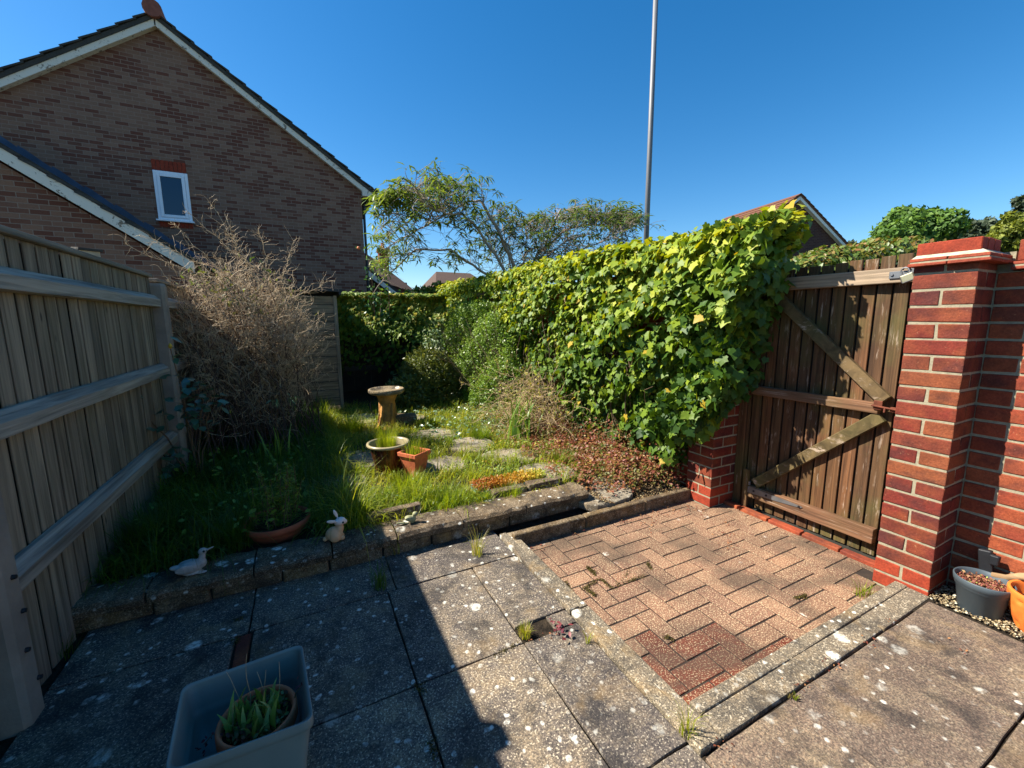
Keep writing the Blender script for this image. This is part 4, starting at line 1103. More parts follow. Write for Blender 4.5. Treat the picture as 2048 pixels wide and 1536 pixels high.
# ---- fine-leaved shrub against the ivy
pv = thing('privet_bush', 'tall fine-leaved mid-green shrub pressed against the far half of the ivy', 'bush', (2.2, 5.4, .13))
n = 30000; y = 4.25 + 2.6 * rng.random(n); z = .12 + 1.55 * rng.random(n)
lim = np.interp(y, [4.25, 4.7, 5.4, 6.2, 6.9], [.75, 1.35, 1.62, 1.68, 1.55]); k = z < lim + .1 * vnoise(y * 5, z * 5)
y, z = y[k], z[k]; n = len(y)
x = 2.24 - .12 * np.sin(np.clip(z / 1.5, 0, 1) * 2.6) + .10 * vnoise(y * 3, z * 3.6) - .16 * np.clip(.6 - z, 0, 1) + rng.random(n) ** 1.3 * .2
x += .10 * np.clip((4.9 - y) / .6, 0, 1)
P = np.stack([x, y, z], 1)
scatter('foliage', m_privet, *SMALL, P, rdir(n) * .8 + np.array([-.6, -.2, .6]), rdir(n) + np.array([-.4, 0, .3]), .026 + .016 * rng.random(n), pv, np.clip(.3 + .3 * vnoise(y * 3, z * 4) + .4 * rng.random(n), 0, 1))
n = 120; Pw = wander(np.stack([2.3 + .1 * rng.random(n), 4.4 + 2.4 * rng.random(n), .1 * np.ones(n)], 1), rdir(n) * .3 + np.array([-.1, 0, 1]), 1.1 + .4 * rng.random(n), 6, .15)
tubes_np('stem', m_stem, Pw, np.linspace(.006, .002, 6)[None] * np.ones((n, 1)), 3, pv)

# ---- dead twiggy shrub
m_twig = plain('dry_twig', srgb(186, 160, 122), .8, var=.35, vs=20, bump=0)
ds = thing('dead_shrub', 'tangle of dry straw-coloured twigs with a few yellow leaves in front of the ivy', 'dead shrub', (2.2, 3.9, .13))
n = 240; st = np.stack([2.18 + .22 * rng.random(n), 3.45 + 1.0 * rng.random(n), .12 + .55 * rng.random(n) ** 1.5], 1)
d0 = rdir(n) * .8 + np.array([-.35, -.1, .55])
Pw = wander(st, d0, .3 + .42 * rng.random(n), 8, .28, -.04)
tubes_np('twig', m_twig, Pw, np.linspace(.0032, .001, 8)[None] * np.ones((n, 1)), 3, ds)
n2 = 1300; idx = rng.integers(0, n, n2); p, t = along(Pw, idx, .2 + .8 * rng.random(n2))
P2 = wander(p, t + rdir(n2) * .8, .06 + .14 * rng.random(n2), 5, .35); tubes_np('side_twig', m_twig, P2, np.linspace(.0017, .0007, 5)[None] * np.ones((n2, 1)), 3, ds)
m_yel = leaf_mat('yellowing_leaf', [(0, (.14, .17, .03, 1)), (.6, (.34, .33, .05, 1)), (1, (.45, .36, .08, 1))], trans=.35)
n3 = 1500; idx = rng.integers(0, n2, n3); p, t = along(P2, idx, rng.random(n3)); scatter('foliage', m_yel, *SMALL, p, rdir(n3), rdir(n3), .018 + .018 * rng.random(n3), ds)

# ---- dark shrubs at the back
m_con = leaf_mat('olive_conifer_leaf', [(0, (.04, .06, .015, 1)), (.6, (.12, .15, .03, 1)), (1, (.28, .26, .06, 1))], trans=.25)
cb = thing('conifer_bush', 'low olive-green conifer bush in front of the dark back corner', 'bush', (1.65, 6.3, .13))
def clump(c, rx, ry, rz, n, bias=.6):
    d = rdir(n); d[:, 2] = np.abs(d[:, 2]); r = rng.random(n) ** (1 / 3)
    r = bias + (1 - bias) * r; r = r * (1 + .12 * vnoise(d[:, 0] * 4 + c[0], d[:, 1] * 4 + d[:, 2] * 3))
    return np.stack([c[0] + d[:, 0] * rx * r, c[1] + d[:, 1] * ry * r, c[2] + d[:, 2] * rz * r], 1), d
for (c, rx, ry, rz, n) in (((1.72, 6.3, .12), .52, .5, .85, 7000), ((1.35, 6.05, .1), .42, .4, .48, 3500)):
    P, d = clump(c, rx, ry, rz, n, .5)
    scatter('foliage', m_con, *SMALL, P, rdir(n) + d * .6, d + rdir(n) * .6 + np.array([0, 0, -.3]), np.stack([.03 + .02 * rng.random(n), .05 + .04 * rng.random(n), .03 * np.ones(n)], 1), cb, np.clip(.2 + .5 * d[:, 2] * rng.random(n) + .2 * rng.random(n), 0, 1))
mb = MB(); mb.tube([(1.7, 6.3, .1), (1.7, 6.3, .5)], .03, 6); mb.build('stem', m_stem, cb)
eb = thing('euonymus_bush', 'small pale-leaved shrub beneath the back ivy, right of the dark corner', 'bush', (1.9, 6.9, .13))
P, d = clump((2.0, 6.8, .3), .32, .3, .95, 2600, .5); n = len(P)
m_pale = leaf_mat('pale_green_leaf', [(0, (.06, .12, .05, 1)), (.6, (.14, .22, .09, 1)), (1, (.3, .36, .18, 1))], trans=.25, rough=.3, spec=.5)
scatter('foliage', m_pale, *OVAL, P, rdir(n) * .6 + d, d + rdir(n), .035 + .02 * rng.random(n), eb)
mb = MB(); mb.tube([(2.0, 6.8, .1), (2.0, 6.8, .9)], .02, 6); mb.build('stem', m_stem, eb)

# ---- climbing rose above the back hedge
m_rose = leaf_mat('rose_leaf', [(0, (.03, .09, .03, 1)), (.6, (.07, .17, .05, 1)), (1, (.16, .26, .05, 1))], trans=.3, rough=.3, spec=.5)
cr = thing('climbing_rose', 'thin rose stems with oval leaves rising over the back hedge beside the house corner', 'climbing rose', (1.0, 7.5, 1.0))
rs = []
for a, b in (((770, 700), (728, 500)), ((772, 720), (775, 500)), ((765, 690), (725, 570)), ((768, 700), (780, 600)), ((760, 640), (745, 490))):
    p0 = pyy(a[0], a[1], 7.45); p1 = pyy(b[0], b[1], 7.4)
    ts = np.linspace(0, 1, 8); rs.append(np.stack([p0.x + (p1.x - p0.x) * ts + .05 * np.sin(ts * 5 + a[0]), np.full(8, 7.4) + .08 * ts, p0.z + (p1.z - p0.z) * ts], 1))
rs = np.stack(rs); tubes_np('stem', m_stem, rs, np.linspace(.007, .003, 8)[None] * np.ones((len(rs), 1)), 5, cr)
n = 200; idx = rng.integers(0, len(rs), n); p, t = along(rs, idx, .35 + .65 * rng.random(n)); p = p + rng.normal(size=(n, 3)) * .07
scatter('foliage', m_rose, *OVAL, p, rdir(n) + np.array([-.3, -.5, .5]), rdir(n) + np.array([0, 0, -.4]), .055 + .03 * rng.random(n), cr)
mb = MB(); c = pyy(717, 496, 7.4); mb.lathe(c, [(0, -.03), (.022, -.015), (.026, .0), (.02, .02), (0, .028)], 10); mb.build('bud', plain('orange_bud', srgb(214, 120, 70), .6), cr, smooth=True)

# ================================================================== BIG DRY BUSH
m_dry = plain('bare_twig', srgb(186, 162, 128), .7, var=.35, vs=8, bump=0)
m_dryd = plain('bare_stem', srgb(84, 62, 50), .85, var=.3, vs=8, bump=0)
db = thing('dry_bush', 'big rounded bush of bare pale-brown twigs in front of the left fence', 'bush', (-.45, 4.75, .13))
n = 340
st = np.stack([-.45 + .26 * rng.normal(size=n), 4.75 + .35 * rng.normal(size=n), .1 + .25 * rng.random(n)], 1); st[:, 0] = np.clip(st[:, 0], -.9, .12)
tgt = rdir(n); tgt[:, 2] = np.abs(tgt[:, 2]) * 1.0 + .15; tgt = unit(tgt)
end = np.array([-.56, 4.75, .95]) + tgt * np.array([.76, .72, 1.05]) * (.72 + .3 * rng.random(n))[:, None]
end[:, 0] = np.where(end[:, 2] < 1.72, np.maximum(end[:, 0], -.92), end[:, 0])
s = 9; ts = np.linspace(0, 1, s)[None, :, None]
Pm = st[:, None] * (1 - ts) + end[:, None] * ts + rng.normal(size=(n, s, 3)) * .028 * np.sin(ts * math.pi)
Pm[:, :, 2] += .12 * np.sin(ts[:, :, 0] * math.pi)
tubes_np('stem', m_dryd, Pm, np.linspace(.0042, .0018, s)[None] * np.ones((n, 1)), 4, db)
n2 = 3100; idx = rng.integers(0, n, n2); p, t = along(Pm, idx, .12 + .88 * rng.random(n2) ** .75)
P2 = wander(p, t * .7 + rdir(n2) * .9 + np.array([.05, -.1, .15]), .14 + .22 * rng.random(n2), 7, .36, .05)
tubes_np('branch', m_dry, P2, np.linspace(.0026, .0012, 7)[None] * np.ones((n2, 1)), 3, db)
n3 = 10500; idx = rng.integers(0, n2, n3); p, t = along(P2, idx, .2 + .8 * rng.random(n3))
P3 = wander(p, t * .5 + rdir(n3) + np.array([0, 0, .1]), .05 + .09 * rng.random(n3), 5, .45, .05)
tubes_np('twig', m_dry, P3, np.linspace(.0016, .0007, 5)[None] * np.ones((n3, 1)), 3, db)
# long stray shoots at the top and right
seeds = [((500, 600), (338, 442)), ((470, 560), (283, 470)), ((520, 560), (418, 405)), ((520, 560), (372, 420)), ((540, 560), (520, 460)), ((560, 580), (585, 480)), ((580, 600), (672, 560)), ((600, 700), (655, 640)), ((590, 760), (660, 690)), ((560, 800), (665, 740)), ((430, 560), (250, 490)), ((480, 540), (455, 440))]
SP = []
for a, b in seeds:
    p0 = pyy(a[0], a[1], 4.6); p1 = pyy(b[0], b[1], 4.45); ts1 = np.linspace(0, 1, 9)
    q = np.array(p0)[None] * (1 - ts1[:, None]) + np.array(p1)[None] * ts1[:, None] + rng.normal(size=(9, 3)) * .012; SP.append(q)
SP = np.stack(SP); tubes_np('shoot', m_dry, SP, np.linspace(.004, .0014, 9)[None] * np.ones((len(SP), 1)), 4, db)
n4 = 420; idx = rng.integers(0, len(SP), n4); p, t = along(SP, idx, .2 + .8 * rng.random(n4))
P4 = wander(p, t * .7 + rdir(n4) * .8, .05 + .12 * rng.random(n4), 6, .4, .02); tubes_np('side_twig', m_dry, P4, np.linspace(.0016, .0007, 6)[None] * np.ones((n4, 1)), 3, db)
m_dleaf = leaf_mat('sparse_bush_leaf', [(0, (.05, .09, .03, 1)), (.6, (.12, .17, .04, 1)), (1, (.26, .26, .06, 1))], trans=.35)
n5 = 3200; idx = rng.integers(0, n3, n5); p, t = along(P3, idx, rng.random(n5)); k = (p[:, 2] > 1.45) & (vnoise(p[:, 0] * 5, p[:, 2] * 5) > -.1); p = p[k]; n5 = len(p)
scatter('foliage', m_dleaf, *SMALL, p, rdir(n5), rdir(n5), np.stack([.028 * np.ones(n5), .035 + .025 * rng.random(n5), .02 * np.ones(n5)], 1), db)

# ---- rose at the far fence post
rp_ = thing('rose_bush', 'dark green rose with yellow bud against the far concrete fence post', 'rose', (-.78, 3.75, .13))
R_ = []
for b in ((345, 700), (400, 760), (430, 770), (280, 820), (300, 900), (370, 800)):
    p0 = Vector((-.78, 3.75, .12)); p1 = pyy(b[0], b[1], 3.55); ts1 = np.linspace(0, 1, 8)
    q = np.array(p0)[None] * (1 - ts1[:, None]) + np.array(p1)[None] * ts1[:, None] + rng.normal(size=(8, 3)) * .012; q[:, 2] += .08 * np.sin(ts1 * 3.1); R_.append(q)
R_ = np.stack(R_); tubes_np('stem', m_stem, R_, np.linspace(.007, .003, 8)[None] * np.ones((len(R_), 1)), 6, rp_)
n = 130; idx = rng.integers(0, len(R_), n); p, t = along(R_, idx, .55 + .45 * rng.random(n)); p = p + rng.normal(size=(n, 3)) * .05
m_rose2 = leaf_mat('dark_rose_leaf', [(0, (.04, .10, .06, 1)), (1, (.07, .16, .09, 1))], trans=.15, rough=.28, spec=.6)
scatter('foliage', m_rose2, *OVAL, p, rdir(n) * .6 + np.array([.1, -.1, 1]), rdir(n) + np.array([0, 0, -.3]), np.stack([.075 + .02 * rng.random(n), .06 + .03 * rng.random(n), .06 * np.ones(n)], 1), rp_)
mb = MB(); c = R_[0][-1]; mb.lathe((c[0], c[1], c[2]), [(0, 0), (.011, .01), (.012, .02), (.006, .035), (0, .042)], 8); mb.build('bud', plain('yellow_bud', srgb(226, 180, 40), .6), rp_, smooth=True)

# ================================================================== TREE BEHIND THE HEDGE
tr = thing('peach_tree', 'sparse pruned tree with drooping narrow leaves rising behind the ivy hedge', 'tree', (3.45, 6.6, 0))
m_bark = plain('grey_bark', srgb(150, 134, 114), .85, var=.3, vs=12, bump=.4)
YT = 6.6
def limb(pts, r0, r1, dy=0.0):
    q = []
    for i, (a, b) in enumerate(pts):
        v = pyy(a, b, YT + dy * i / max(1, len(pts) - 1)); q.append(v)
    r0 *= .68; r1 *= .6
    # resample smoothly
    out = []
    m = 4
    for i in range(len(q) - 1):
        for j in range(m):
            out.append(q[i].lerp(q[i + 1], j / m) + Vector((random.uniform(-.012, .012), random.uniform(-.02, .02), random.uniform(-.012, .012))))
    out.append(q[-1]); n = len(out)
    return out, [r0 + (r1 - r0) * i / (n - 1) for i in range(n)]
base = (1034, 590)
LB = [([base, (1030, 540), (1000, 470), (963, 402)], .055, .038, -.2), ([(963, 402), (935, 404), (900, 425), (850, 452), (800, 480), (770, 500)], .028, .010, .5),
      ([base, (990, 510), (950, 450), (925, 428), (895, 428), (850, 410), (830, 375)], .04, .010, -.6), ([base, (960, 540), (900, 500), (830, 500), (770, 555), (745, 590)], .035, .009, .3),
      ([base, (1075, 510), (1130, 460), (1180, 448), (1230, 455), (1255, 440)], .04, .008, .4), ([(1085, 505), (1100, 460), (1122, 418)], .028, .024, -.3),
      ([base, (1100, 540), (1160, 500), (1215, 480), (1250, 470)], .03, .008, -.5), ([base, (1010, 480), (1000, 420), (1015, 430)], .02, .006, .5),
      ([(895, 428), (860, 440), (800, 430), (748, 432)], .014, .006, -.2), ([(850, 452), (880, 400), (905, 365)], .014, .005, .3), ([(850, 430), (815, 400), (835, 372)], .014, .005, 0),
      ([(1180, 448), (1165, 420), (1140, 400)], .010, .004, 0), ([(1180, 448), (1215, 420), (1260, 425)], .010, .004, .3),
      ([base, (1050, 510), (1052, 460), (1070, 425)], .022, .006, .4), ([base, (1080, 530), (1120, 490), (1155, 475)], .022, .006, -.4), ([base, (1010, 540), (985, 500), (975, 450)], .02, .006, .6)]
lines = []
mbt = MB(); mbt.tube([(3.55, 6.75, 0), (3.50, 6.7, .9), (3.45, 6.62, 1.6), pyy(1034, 588, YT)], [.10, .085, .08, .065], 12); mbt.build('trunk', m_bark, tr, smooth=True)
for pts, a, b, dy in LB:
    q, rr = limb(pts, a, b, dy); m_ = MB(); m_.tube(q, rr, 8); m_.build('limb', m_bark, tr, smooth=True); lines.append(np.array([tuple(v) for v in q]))
# resample all limbs to 12 points
def resamp(q, s=12):
    t = np.linspace(0, len(q) - 1, s); i = np.minimum(t.astype(int), len(q) - 2); u = (t - i)[:, None]; return q[i] * (1 - u) + q[i + 1] * u
LM = np.stack([resamp(q) for q in lines])
def cap(P):
    zm = np.interp(P[..., 0], [.9, 1.6, 2.1, 2.7, 3.3, 4.3, 5.2, 6.1], [2.95, 3.3, 3.6, 3.45, 3.15, 3.2, 3.35, 3.35])
    P[..., 2] = np.where(P[..., 2] > zm, zm + (P[..., 2] - zm) * .4, P[..., 2])
    return P[(P[..., 0] / P[..., 1]).min(1) > .155]
n1 = 520; wts = np.array([.6, 1.4, 1.2, 1.5, 2.2, .5, 2.0, .7, .9, .9, .9, 1.2, 1.4, 1.6, 1.8, 1.2]); wts /= wts.sum()
idx = rng.choice(len(LM), n1, p=wts); p, t = along(LM, idx, .15 + .85 * rng.random(n1))
ctr = np.array([3.1, 6.6, 2.0]); outw = unit(p - ctr)
A1 = wander(p, outw * .7 + rdir(n1) * .75 + np.array([0, 0, .25]), .25 + .45 * rng.random(n1), 8, .2, -.07); A1 = cap(A1); n1 = len(A1)
tubes_np('branch', m_bark, A1, np.linspace(.006, .0024, 8)[None] * np.ones((n1, 1)), 4, tr)
n2 = 3300; idx = rng.integers(0, n1, n2); p, t = along(A1, idx, .3 + .7 * rng.random(n2))
A2 = wander(p, t * .8 + rdir(n2) * .7 + np.array([0, 0, .15]), .08 + .22 * rng.random(n2), 6, .22, -.05); A2 = cap(A2); n2 = len(A2)
tubes_np('twig', m_bark, A2, np.linspace(.0035, .0016, 6)[None] * np.ones((n2, 1)), 3, tr)
n4 = 420; idx = rng.choice(len(LM), n4, p=wts); p, t = along(LM, idx, rng.random(n4)); P9 = wander(p, outw[rng.integers(0, len(outw), n4)] * .8 + rdir(n4) * .9 + np.array([0, 0, -.25]), .3 + .5 * rng.random(n4), 9, .24, -.04); P9 = cap(P9); n4 = len(P9)
tubes_np('fine_branch', m_bark, P9, np.linspace(.0045, .0016, 9)[None] * np.ones((n4, 1)), 3, tr)
m_peach = leaf_mat('peach_leaf', [(0, (.06, .11, .035, 1)), (.5, (.12, .19, .04, 1)), (.85, (.22, .30, .05, 1)), (1, (.36, .42, .06, 1))], trans=.4, rough=.35, spec=.5)
tipsP = np.concatenate([A2[rng.random(n2) < .26][:, -1], A1[:, -1]]); ng = len(tipsP); per = 8
ctrs = np.repeat(tipsP, per, 0) + rng.normal(size=(ng * per, 3)) * .018; nl = len(ctrs)
a = rng.random(nl) * 2 * math.pi; td = np.stack([np.cos(a), np.sin(a), -.35 - .6 * rng.random(nl)], 1)
left = np.clip((3.2 - ctrs[:, 0]) / 2, 0, 1)
kk = rng.random(nl) < .65 + .35 * left; ctrs, td, left = ctrs[kk], td[kk], left[kk]; nl = len(ctrs)
scatter('foliage', m_peach, *LANCE, ctrs, rdir(nl) * .5 + np.array([0, 0, 1.0]), td, .105 + .06 * rng.random(nl), tr, np.clip(rng.random(nl) * .7 + .25 * left, 0, 1))
mb = MB(); mb.tube([pyy(968, 400, YT - .2), pyy(964, 380, YT - .2)], [.01, .005], 6); mb.build('cut_stub', m_bark, tr)

# ================================================================== BACKGROUND TREES
m_tree = leaf_mat('tree_leaf_dark', [(0, (.035, .08, .012, 1)), (.5, (.07, .15, .018, 1)), (1, (.14, .24, .025, 1))], trans=.25, rough=.6)
m_tree2 = leaf_mat('tree_leaf_olive', [(0, (.07, .09, .012, 1)), (.5, (.15, .18, .018, 1)), (1, (.26, .28, .03, 1))], trans=.25, rough=.6)
m_tree3 = leaf_mat('tree_leaf_grey', [(0, (.04, .065, .035, 1)), (1, (.10, .13, .07, 1))], trans=.25, rough=.6)
m_trunk = plain('dark_trunk', srgb(84, 72, 58), .9)
def bgtree(label, px, py_top, py_bot, wpx, dist, mat, leaf, n, name='tree', holes=.0):
    d = ray(px, py_top); k = dist / math.hypot(d.x, d.y); x, y, zt = d.x * k, d.y * k, CAM_H + d.z * k
    d2 = ray(px, py_bot); k2 = dist / math.hypot(d2.x, d2.y); zb = CAM_H + d2.z * k2
    dl, dr = ray(px - wpx / 2, 500), ray(px + wpx / 2, 500)
    wr = dist * abs(math.atan2(dr.x, dr.y) - math.atan2(dl.x, dl.y)) / 2
    t = thing(name, label, 'tree', (x, y, 0))
    mb = MB(); mb.tube([(x, y, 0), (x + .1, y, zb * .5 + .5), (x, y, (zb + zt) / 2)], [.28, .2, .1], 8); mb.build('trunk', m_trunk, t)
    P = []; Dn = []
    for c in range(22):
        dd = rdir(1)[0]; r = rng.random() ** .5
        ce = np.array([x, y, (zt + zb) / 2]) + dd * np.array([wr * .75, wr * .7, (zt - zb) * .36]) * r
        rr = wr * (.26 + .16 * rng.random())
        m = n // 22; q = rdir(m); rad_ = .55 + .45 * rng.random(m)
        P.append(ce + q * rad_[:, None] * rr * np.array([1, 1, min(1.0, (zt - zb) / (2 * wr) + .25)])); Dn.append(q)
    P = np.concatenate(P); q = np.concatenate(Dn); P[:, 2] = np.maximum(P[:, 2], .3)
    m = len(P)
    m_l = MB()
    for c in range(7):
        e = P[rng.integers(0, m)]; m_l.tube([(x, y, zb * .6 + .6), ((x + e[0]) / 2, (y + e[1]) / 2, (zb * .5 + .6 + e[2]) / 2), tuple(e)], [.1, .06, .02], 5)
    m_l.build('limb', m_trunk, t)
    scatter('crown', mat, *SMALL, P, rdir(m) * .7 + q, rdir(m), leaf * (.6 + .8 * rng.random(m)), t, np.clip(rng.random(m) * .6 + .35 * q[:, 2] + .1, 0, 1))
    return t
bgtree('dense dark green tree right of the distant house', 1835, 404, 560, 250, 34, m_tree, .25, 36000)
bgtree('rounded green tree in front of the dense dark tree, just left of the tall pier', 1790, 455, 560, 150, 24, m_tree, .18, 14000)
bgtree('small dark tree touching the right slope of the distant house', 1712, 462, 560, 60, 30, m_tree3, .2, 6000)
bgtree('mid-green tree between the distant house and the dense dark tree', 1745, 478, 560, 110, 26, m_tree, .2, 10000)
bgtree('hazy grey-green tree behind, between the two larger trees', 1955, 425, 540, 110, 44, m_tree3, .28, 11000)
bgtree('tall feathery grey-green tree at the right edge above the wall', 2062, 368, 520, 120, 40, m_tree3, .26, 11000)
bgtree('yellowish-green tree at the right edge above the brick wall', 2030, 412, 540, 140, 28, m_tree2, .2, 15000)
# shrub behind the gate
sg = thing('rose_shrub', 'green and reddish shrub showing above the top of the gate', 'shrub', (4.6, 2.6, 0))
m_red = leaf_mat('bronze_rose_leaf', [(0, (.06, .10, .02, 1)), (.5, (.12, .19, .03, 1)), (.8, (.22, .20, .04, 1)), (1, (.30, .10, .05, 1))], trans=.3, rough=.4)
for px_, pt, r_ in ((1610, 520, .40), (1660, 500, .42), (1710, 498, .45), (1760, 486, .48), (1810, 484, .45), (1850, 490, .5)):
    c = pyy(px_, pt, 2.75) * 1.0
    c = Vector((c.x, c.y, c.z - r_ * .8)); P, d = clump((c.x, c.y, c.z), r_, r_, r_ * .85, 2600, .55); n = len(P)
    scatter('foliage', m_red, *OVAL, P, rdir(n) * .8 + d, d + rdir(n), .05 + .03 * rng.random(n), sg, np.clip(rng.random(n) * .75 + .25 * d[:, 2], 0, 1))
mb = MB()
for i in range(9): mb.tube([(4.3 + .2 * i, 2.5 + .06 * i, 0), (4.3 + .22 * i, 2.6, 1.5)], [.015, .008], 5)
mb.build('stem', m_stem, sg)
# low greenery beyond the back hedge, below the tree
hb = thing('far_hedge', 'loose yellow-green shrubs just above the back hedge below the bare branches', 'hedge', (4.5, 11, 0))
for px_, pt, r_ in ((840, 575, .8), (880, 565, .8), (800, 590, .5)):
    c = pyy(px_, pt, 11.0); P, d = clump((c.x, c.y, c.z - r_ * .85), r_ * .8, r_ * .8, r_ * .8, 2200, .55); n = len(P)
    scatter('foliage', m_tree2, *SMALL, P, rdir(n) + d, rdir(n), .09 + .05 * rng.random(n), hb)

# ================================================================== GRASS AND GROUND COVER
m_grass = leaf_mat('grass_blade', [(0, (.03, .075, .012, 1)), (.3, (.06, .13, .015, 1)), (.6, (.16, .24, .018, 1)), (.88, (.32, .36, .025, 1)), (.96, (.42, .40, .05, 1)), (1, (.42, .36, .16, 1))], trans=.5, rough=.42, tint=(1.35, 1.3, .35), spec=.4)
def flagmask(x, y, s=.86):
    m = np.zeros(len(x), bool)
    for a, b, c, d in FLAGS: m |= ((x - a) ** 2 + (y - b) ** 2) < (c * s) ** 2
    return m
def outside_things(x, y):
    k = np.ones(len(x), bool)
    for a, b, r in ((.825, 4.9, .12), (.575, 3.45, .15), (.735, 3.22, .12), (-.21, 2.62, .21)): k &= ((x - a) ** 2 + (y - b) ** 2) > r * r
    k &= ~((x > -.88) & (x < .5) & (y > 6.25)); k &= ~((np.abs(x + .2) < .2) & (y < 2.6))
    k &= ~((x > 1.0) & (x < 1.62) & (y > 2.52) & (y < 2.72))
    return k
def field(n, dens, hfun, name, wd=.004, leanm=1.0, colf=None, x0=-.95, x1=2.3, y0=2.44, y1=6.6):
    x = x0 + (x1 - x0) * rng.random(n); y = y0 + (y1 - y0) * rng.random(n)
    k = (rng.random(n) < dens(x, y)) & outside_things(x, y); x, y = x[k], y[k]
    # pull blades together into tufts
    ax, ay = x + .03 * np.sin(y * 61 + x * 17), y + .03 * np.sin(x * 57 - y * 13)
    n = len(x); z = bed_z(ax, ay) - .01
    h = hfun(x, y) * (.45 + .9 * rng.random(n))
    return blades(name, m_grass, np.stack([ax, ay, z], 1), h, wd * (.6 + .8 * rng.random(n)), rng.random(n) * 6.283, leanm * (.25 + 1.7 * rng.random(n)), rnd=colf(x, y, n))
tuft = lambda x, y: np.clip(.5 + .9 * vnoise(x * 5.2, y * 5.2, 1), 0, 1)
dens1 = lambda x, y: np.where(flagmask(x, y, .72), .05, 1) * np.where(x < .35, .95, np.where((y < 2.8) & (x < 1.1), .8, np.clip(-.05 + .8 * tuft(x, y), 0, 1))) * np.where(x > 1.85 + .2 * vnoise(y * 3, 0), .4, 1) * np.where((y > 5.9) & (x > .5), .3, 1)
h1_ = lambda x, y: np.where(x < .25, .19 + .10 * tuft(x, y), .05 + .12 * tuft(x, y)) * np.where((y < 2.85) & (x > .1) & (x < 1.05), 1.35, 1)
c1 = lambda x, y, n: np.clip(np.where(x < .15, .30, .76) + .25 * vnoise(x * 3, y * 3, 2) + .35 * (rng.random(n) - .4), 0, .95)  # fence-side blades darker: shade and sun of the two zones painted in
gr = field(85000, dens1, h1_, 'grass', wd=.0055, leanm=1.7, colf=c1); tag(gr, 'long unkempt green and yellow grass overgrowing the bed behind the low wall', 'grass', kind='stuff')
# dry straw blades
dr = field(5000, lambda x, y: np.where(flagmask(x, y), .15, .7), lambda x, y: .14 + 0 * x, 'dry_grass', wd=.0028, leanm=1.5, colf=lambda x, y, n: .97 + .03 * rng.random(n)); tag(dr, 'dry straw-coloured stalks mixed through the grass', 'grass', kind='stuff')
# distinct lush tufts
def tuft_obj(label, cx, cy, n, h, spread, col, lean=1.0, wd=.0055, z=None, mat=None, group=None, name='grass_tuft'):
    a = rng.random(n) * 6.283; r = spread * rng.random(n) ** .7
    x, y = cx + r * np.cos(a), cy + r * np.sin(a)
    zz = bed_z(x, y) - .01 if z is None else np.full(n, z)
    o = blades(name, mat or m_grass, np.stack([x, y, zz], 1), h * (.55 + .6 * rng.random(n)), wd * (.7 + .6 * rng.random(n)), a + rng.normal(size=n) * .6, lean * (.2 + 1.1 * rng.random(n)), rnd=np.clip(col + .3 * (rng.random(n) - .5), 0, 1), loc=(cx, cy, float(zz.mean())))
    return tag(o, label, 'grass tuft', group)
tuft_obj('bright green grass tuft right behind the rabbit ornament', .22, 2.62, 420, .22, .09, .55)
tuft_obj('upright sunlit grass tuft beside the shed corner', .42, 4.85, 380, .26, .12, .62)
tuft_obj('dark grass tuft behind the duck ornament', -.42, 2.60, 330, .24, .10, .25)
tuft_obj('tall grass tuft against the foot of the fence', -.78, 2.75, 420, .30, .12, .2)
tuft_obj('sunlit grass tuft right of the bird bath', 1.25, 4.75, 420, .17, .15, .7)
tuft_obj('green grass tuft in the middle of the bed beside the stepping slabs', 1.62, 3.98, 420, .18, .10, .55)
tuft_obj('grass tuft growing over the low wall behind the small bird ornament', .78, 2.58, 380, .17, .12, .7)
tuft_obj('sunlit tuft in front of the square terracotta pot', .62, 3.0, 380, .15, .15, .72)
tuft_obj('grass tuft between stepping slabs and red ground cover', 1.95, 2.95, 300, .15, .10, .6)
tuft_obj('thin grass tuft leaning over the front of the sedum trough', 1.22, 2.47, 160, .15, .07, .7)
tuft_obj('grass tuft hiding the left end of the sedum trough', 1.02, 2.53, 300, .12, .06, .65)
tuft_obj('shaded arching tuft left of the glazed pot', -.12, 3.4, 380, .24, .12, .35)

def cover(name, label, mat, n, x0, x1, y0, y1, densf, hz, size, colf, tmpl=OVAL):
    x = x0 + (x1 - x0) * rng.random(n); y = y0 + (y1 - y0) * rng.random(n)
    k = (rng.random(n) < densf(x, y)) & outside_things(x, y); x, y = x[k], y[k]; n = len(x)
    top = hz(x, y); z = bed_z(x, y) + top * rng.random(n) ** .6
    o = scatter(name, mat, *tmpl, np.stack([x, y, z], 1), rdir(n) * .7 + np.array([-.2, -.1, 1]), rdir(n), size * (.6 + .8 * rng.random(n)), rnd=colf(x, y, n))
    return tag(o, label, 'ground cover', kind='stuff')
m_redc = leaf_mat('reddish_leaf', [(0, (.05, .10, .02, 1)), (.3, (.16, .15, .03, 1)), (.55, (.22, .08, .035, 1)), (.8, (.26, .07, .045, 1)), (1, (.38, .30, .05, 1))], trans=.3, rough=.5)
rd = lambda x, y: np.clip(1.2 - np.hypot((x - 2.28) / .50, (y - 3.05) / 1.3) + .3 * vnoise(x * 5, y * 5), 0, 1)
cover('red_ground_cover', 'low carpet of reddish-brown leaves between the stepping slabs and the ivy', m_redc, 26000, 1.65, 2.6, 2.22, 4.7, rd, lambda x, y: .07 + .13 * np.clip((x - 1.9) / .5, 0, 1), .026, lambda x, y, n: np.clip(.55 + .35 * vnoise(x * 5, y * 5, 3) + .5 * (rng.random(n) - .5), 0, 1), SMALL)
m_yg = leaf_mat('yellow_green_leaf', [(0, (.06, .14, .015, 1)), (.5, (.18, .27, .02, 1)), (.8, (.34, .38, .03, 1)), (.93, (.55, .40, .03, 1)), (1, (.50, .20, .03, 1))], trans=.4, rough=.5, tint=(1.4, 1.2, .3))
